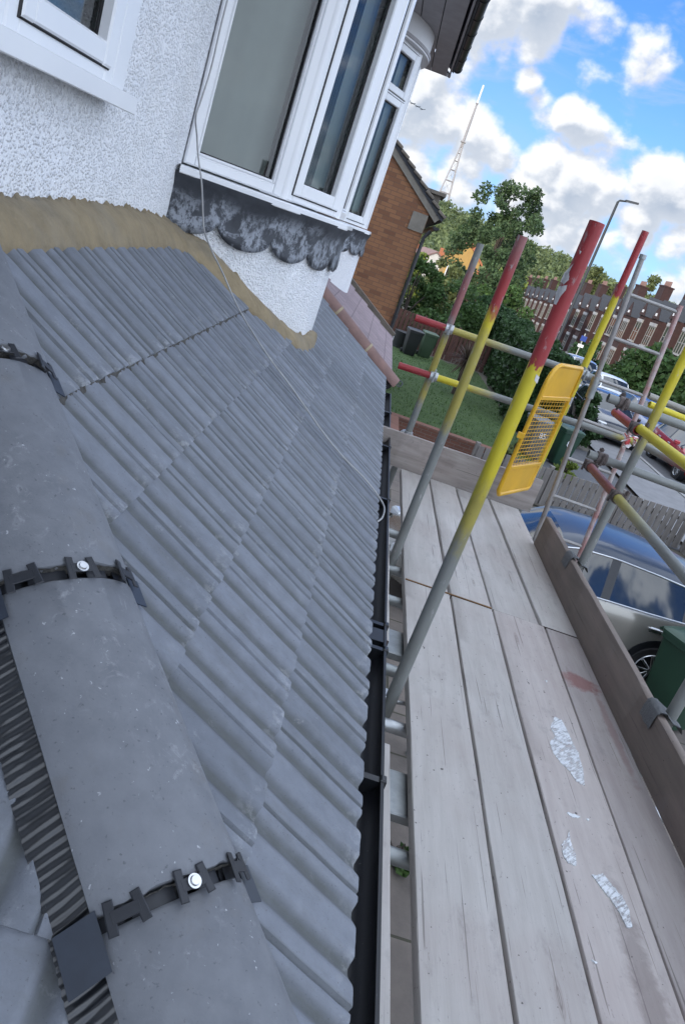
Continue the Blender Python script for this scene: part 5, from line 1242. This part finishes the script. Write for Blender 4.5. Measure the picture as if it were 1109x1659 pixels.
# ---- terrace of red brick houses across the road
HWD = 8.4
M_sashw = pm('painted_sash', (.24, .235, .23), (.17, .165, .16), 1, .6)
M_stone = pm('painted_stone', (.36, .355, .35), (.26, .255, .25), 1.5, .7)  # sash and stone toned down too, shade put into the terrace colours
def terrace_house():
    t = thing('terraced_house', 'x', 'house', (27, 70, 0), 'red brick terraced houses across the road')
    EH, RH = 6.7, 9.2
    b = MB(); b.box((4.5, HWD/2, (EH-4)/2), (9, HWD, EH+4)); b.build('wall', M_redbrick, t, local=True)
    b = MB(); b.prism([(-.35, 0, EH-.1), (4.5, 0, RH), (9.35, 0, EH-.1)], (0, HWD-.01, 0)); b.build('roof', M_slate, t, local=True)
    b = MB(); b.bar((-.38, .02, EH-.12), (-.38, HWD-.03, EH-.12), .10, .12); b.build('gutter', M_black, t, local=True)
    def win(x, y0, y1, z0, z1, n, head=True):
        f = MB(); w = (y1-y0)
        for i in range(n+1): y = y0+w*i/n; f.box((x, y, (z0+z1)/2), (.14, .055, z1-z0))
        for z in (z0, (z0+z1)/2, z1): f.box((x, (y0+y1)/2, z), (.13, w, .06))
        r = f.build('window', M_sashw, t, local=True)
        p = MB(); p.box((x+.02, (y0+y1)/2, (z0+z1)/2), (.08, w-.05, z1-z0-.05)); p.build('pane', M_carglass, r, local=True)
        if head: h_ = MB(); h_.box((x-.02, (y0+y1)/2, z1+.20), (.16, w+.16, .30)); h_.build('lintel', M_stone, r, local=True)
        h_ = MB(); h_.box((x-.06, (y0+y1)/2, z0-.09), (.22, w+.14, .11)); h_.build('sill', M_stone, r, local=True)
    for y0, wd, big in ((.55, 2.7, 1), (4.75, 2.5, 0)):
        b = MB(); d = .95
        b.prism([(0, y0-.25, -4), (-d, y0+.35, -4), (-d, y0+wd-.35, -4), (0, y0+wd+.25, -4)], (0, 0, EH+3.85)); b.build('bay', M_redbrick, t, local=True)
        b = MB(); b.prism([(-d-.14, y0+.1, EH-.15), (-d-.14, y0+wd/2, EH+1.75), (-d-.14, y0+wd-.1, EH-.15)], (3.2, 0, 0)); b.build('gable_roof', M_slate, t, local=True)
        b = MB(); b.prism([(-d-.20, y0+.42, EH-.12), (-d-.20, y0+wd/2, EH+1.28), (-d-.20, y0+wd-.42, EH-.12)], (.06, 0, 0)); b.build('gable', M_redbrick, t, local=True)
        b = MB(); b.box((-d-.2, y0+wd/2, EH+.28), (.1, .42, .26)); b.build('gable_vent', M_fascia, t, local=True)
        win(-d-.03, y0+.50, y0+wd-.50, 4.0, 5.85, 3 if big else 2); win(-d-.03, y0+.50, y0+wd-.50, .85, 2.75, 3 if big else 2)
    win(-.03, 3.55, 4.35, 4.1, 5.8, 1); win(-.03, 7.45, 8.05, 4.1, 5.8, 1)
    for y in (3.95, 7.75):
        b = MB(); b.box((-.02, y, 1.1), (.1, .9, 2.1)); b.build('door', pm('door_paint', (.02, .03, .06), None, 5, .4), t, local=True)
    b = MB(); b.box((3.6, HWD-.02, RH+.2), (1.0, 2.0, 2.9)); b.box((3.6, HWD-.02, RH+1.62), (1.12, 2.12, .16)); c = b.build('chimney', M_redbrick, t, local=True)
    for i in range(6): p = MB(); p.tube([(3.6, HWD-.87+.34*i, RH+1.7), (3.6, HWD-.87+.34*i, RH+2.25)], [.13, .10], 8); p.build('chimney_pot', M_terra, c, local=True)
    b = MB(); b.tube([(-.06, HWD-.15, EH-.2), (-.06, HWD-.15, -3)], .05, 6); b.build('downpipe', M_black, t, local=True)
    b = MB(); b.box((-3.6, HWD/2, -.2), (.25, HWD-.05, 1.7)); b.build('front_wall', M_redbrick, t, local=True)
    return t
proto = terrace_house(); NH = 14
words = ('first', 'second', 'third', 'fourth', 'fifth', 'sixth', 'seventh', 'eighth', 'ninth', 'tenth', 'eleventh', 'twelfth', 'thirteenth', 'last')
for i in range(NH):
    o = proto if i == 0 else copy_tree(proto); y = 66+HWD*i
    o.location = (27, y, gz(27, y+4)+EZ+.05)
    o['label'] = f'gabled red brick terraced house, {words[i]} along the row counting from the right' if i < 13 else 'gabled red brick terraced house at the far left end of the row'
# ---- distant houses below the hill
def far_house(loc, w, d, h, rh, wall, roofm, label, rz=0):
    t = thing('house', label, 'house', loc, 'distant houses below the hill', rz)
    b = MB(); b.box((0, 0, h/2-1), (w, d, h+2)); b.prism([(-w/2, -d/2, h), (0, -d/2, h+rh), (w/2, -d/2, h)], (0, d, 0)); b.build('wall', wall, t, local=True)
    b = MB()
    for s_ in (1, -1): b.prism([(s_*(w/2+.25), -d/2-.15, h-.2), (0, -d/2-.15, h+rh+.05), (0, -d/2-.15, h+rh+.25), (s_*(w/2+.3), -d/2-.15, h)], (0, d+.3, 0))
    b.build('roof', roofm, t, local=True)
    b = MB(); b.box((w*.28, 0, h+rh*.9), (.9, .7, 2.2)); c = b.build('chimney', M_orange, t, local=True)
    for z in (1.2, 3.9):
        for x in (-w*.25, w*.25):
            f = MB(); f.box((x, -d/2-.03, z+.6), (1.2, .12, 1.4)); q = f.build('window', M_upvc, t, local=True); p = MB(); p.box((x, -d/2-.07, z+.6), (1.0, .1, 1.2)); p.build('pane', M_carglass, q, local=True)
    return t
M_orange = brick_mat('orange_brick', (.42, .13, .05), (.34, .10, .045), (.25, .08, .04), (.3, .2, .14), axes='both'); M_ochre = pm('ochre_wall', (.42, .26, .08), (.34, .21, .07), 2, .9); M_rend = pm('pale_render', (.55, .52, .48), (.45, .43, .40), 2, .9)
far_house((7.6, 88, gz(7.6, 88)), 3.4, 7, 6.4, 1.4, M_ochre, M_orange, 'ochre walled house with orange brick top left of the tall dark tree')
b = MB(); bx = bpy.data.objects
far_house((5.2, 112, gz(5, 112)), 6.5, 8, 5.0, 2.2, M_rend, M_terra, 'pale rendered house showing just right of the brown brick house', .2)
far_house((13.5, 125, gz(13, 125)), 7, 8, 5.2, 2.3, M_orange, M_slate, 'orange brick house half hidden behind the tall dark tree', -.1)
far_house((2.2, 140, gz(2, 140)), 7, 8, 5.2, 2.4, M_rend, M_slate, 'pale house with a slate roof farthest below the hill', .1)
# ---- woods on the hill: one far mass
b = MB(); cnt = 0; P = []
for _ in range(1500):
    y = 215+470*random.random()**1.15; x = random.uniform(-.10, .46)*y+random.uniform(-6, 6); z = gz(x, y); r = random.uniform(3.0, 5.6)
    if random.random() < .10: continue
    k = 26; d = rng.normal(size=(k, 3)); d /= np.linalg.norm(d, axis=1)[:, None]; d[:, 2] = np.abs(d[:, 2])*1.15-.1
    lum = np.array([x, y, z+r*.7])+d*r*np.array([1, 1, 1.05])*(.75+.3*rng.random((k, 1))); P.append(lum)
P = np.concatenate(P); P = np.repeat(P, 4, 0)+rng.normal(size=(len(P)*4, 3))*.75
leaves(b, P, 1.35, asp=1.25); tag(b.build('woodland', M_leaf_far), None, None, kind='stuff')
# ---- lattice transmitter mast on the hill
MD = 1150; mx, my = MD*math.sin(rad(2.25)), MD*math.cos(rad(2.25)); mast = thing('transmitter_mast', 'tall lattice transmitter mast with a white tip on the wooded hill', 'mast', (mx, my, 20))
M_mast = pm('mast_steel', (.30, .28, .28), (.24, .23, .23), .05, .6); M_tip = pm('mast_tip_white', (.75, .75, .76), None, 1, .5)
hw = lambda z: 1.1+max(0, (146-z))/126*15.0*(.55+.45*max(0, (146-z))/126)
zs = [20, 40, 62, 80, 96, 110, 122, 132, 140, 146]; cs = lambda z: [(mx+sx*hw(z), my+sy*hw(z), z) for sx, sy in ((-1, -1), (1, -1), (1, 1), (-1, 1))]
for q in range(4): b = MB(); b.tube([cs(z)[q] for z in zs], .85, 6); b.build('mast_leg', M_mast, mast)
b = MB()
for i, z in enumerate(zs):
    c = cs(z)
    for q in range(4): b.tube([c[q], c[(q+1) % 4]], .55, 5)
    if i:
        c0 = cs(zs[i-1])
        for q in range(4): b.tube([c0[q], c[(q+1) % 4]], .22, 4)
b.build('bracing', M_mast, mast)
b = MB(); b.tube([(mx, my, 140), (mx, my, 172), (mx, my, 199)], [1.9, 1.7, 1.2], 8); b.box((mx, my, 147), (7, 7, 1.6)); b.box((mx, my, 196), (3.6, 3.6, 1.4)); b.build('spire', M_mast, mast)
b = MB(); b.tube([(mx, my, 197), (mx, my, 218.6)], 1.25, 8); b.build('tip', M_tip, mast)
# ---- street lamp
lp = thing('street_lamp', 'tall dark street lamp post with a flat lantern, rising behind the red-topped pole', 'street lamp', (10.1, 42.6, gz(10.1, 42.6)))
lz = 5.46; b = MB(); g_ = gz(10.1, 42.6); b.tube([(10.1, 42.6, g_), (10.1, 42.6, g_+1.6), (10.1, 42.6, g_+1.7), (10.1, 42.6, lz-.1), (10.16, 42.6, lz), (10.5, 42.55, lz+.06)], [.13, .13, .085, .065, .05, .04], 12); b.build('post', pm('lamp_post_grey', (.025, .028, .032), None, 5, .5, .4), lp, angle=40)
b = MB(); b.prism([(10.42, 42.42, lz+.03), (10.42, 42.66, lz+.03), (11.10, 42.60, lz+.10), (11.10, 42.46, lz+.10)], (-.01, 0, .09)); b.build('lantern', pm('lantern_grey', (.04, .043, .048), None, 5, .5), lp)
b = MB(); b.prism([(10.47, 42.46, lz+.02), (10.47, 42.62, lz+.02), (10.9, 42.58, lz+.065), (10.9, 42.5, lz+.065)], (0, 0, .01)); b.build('lens', M_lamp, lp)
# parking sign on a pole across the road
sg = thing('street_sign', 'small blue and white street sign on a grey pole before the terrace', 'sign', (14.4, 54, gz(14.4, 54)))
z = gz(14.4, 54); b = MB(); b.tube([(14.4, 54, z), (14.4, 54, z+2.6)], .05, 8); b.build('post', M_steel, sg); b = MB(); b.box((14.4, 53.92, z+2.25), (.40, .03, .36), bev=.005); b.build('plate', pm('sign_blue', (.02, .05, .25), None, 4, .4), sg); b = MB(); b.box((14.4, 53.895, z+1.75), (.40, .02, .2), bev=.004); b.build('plate', M_upvc, sg)
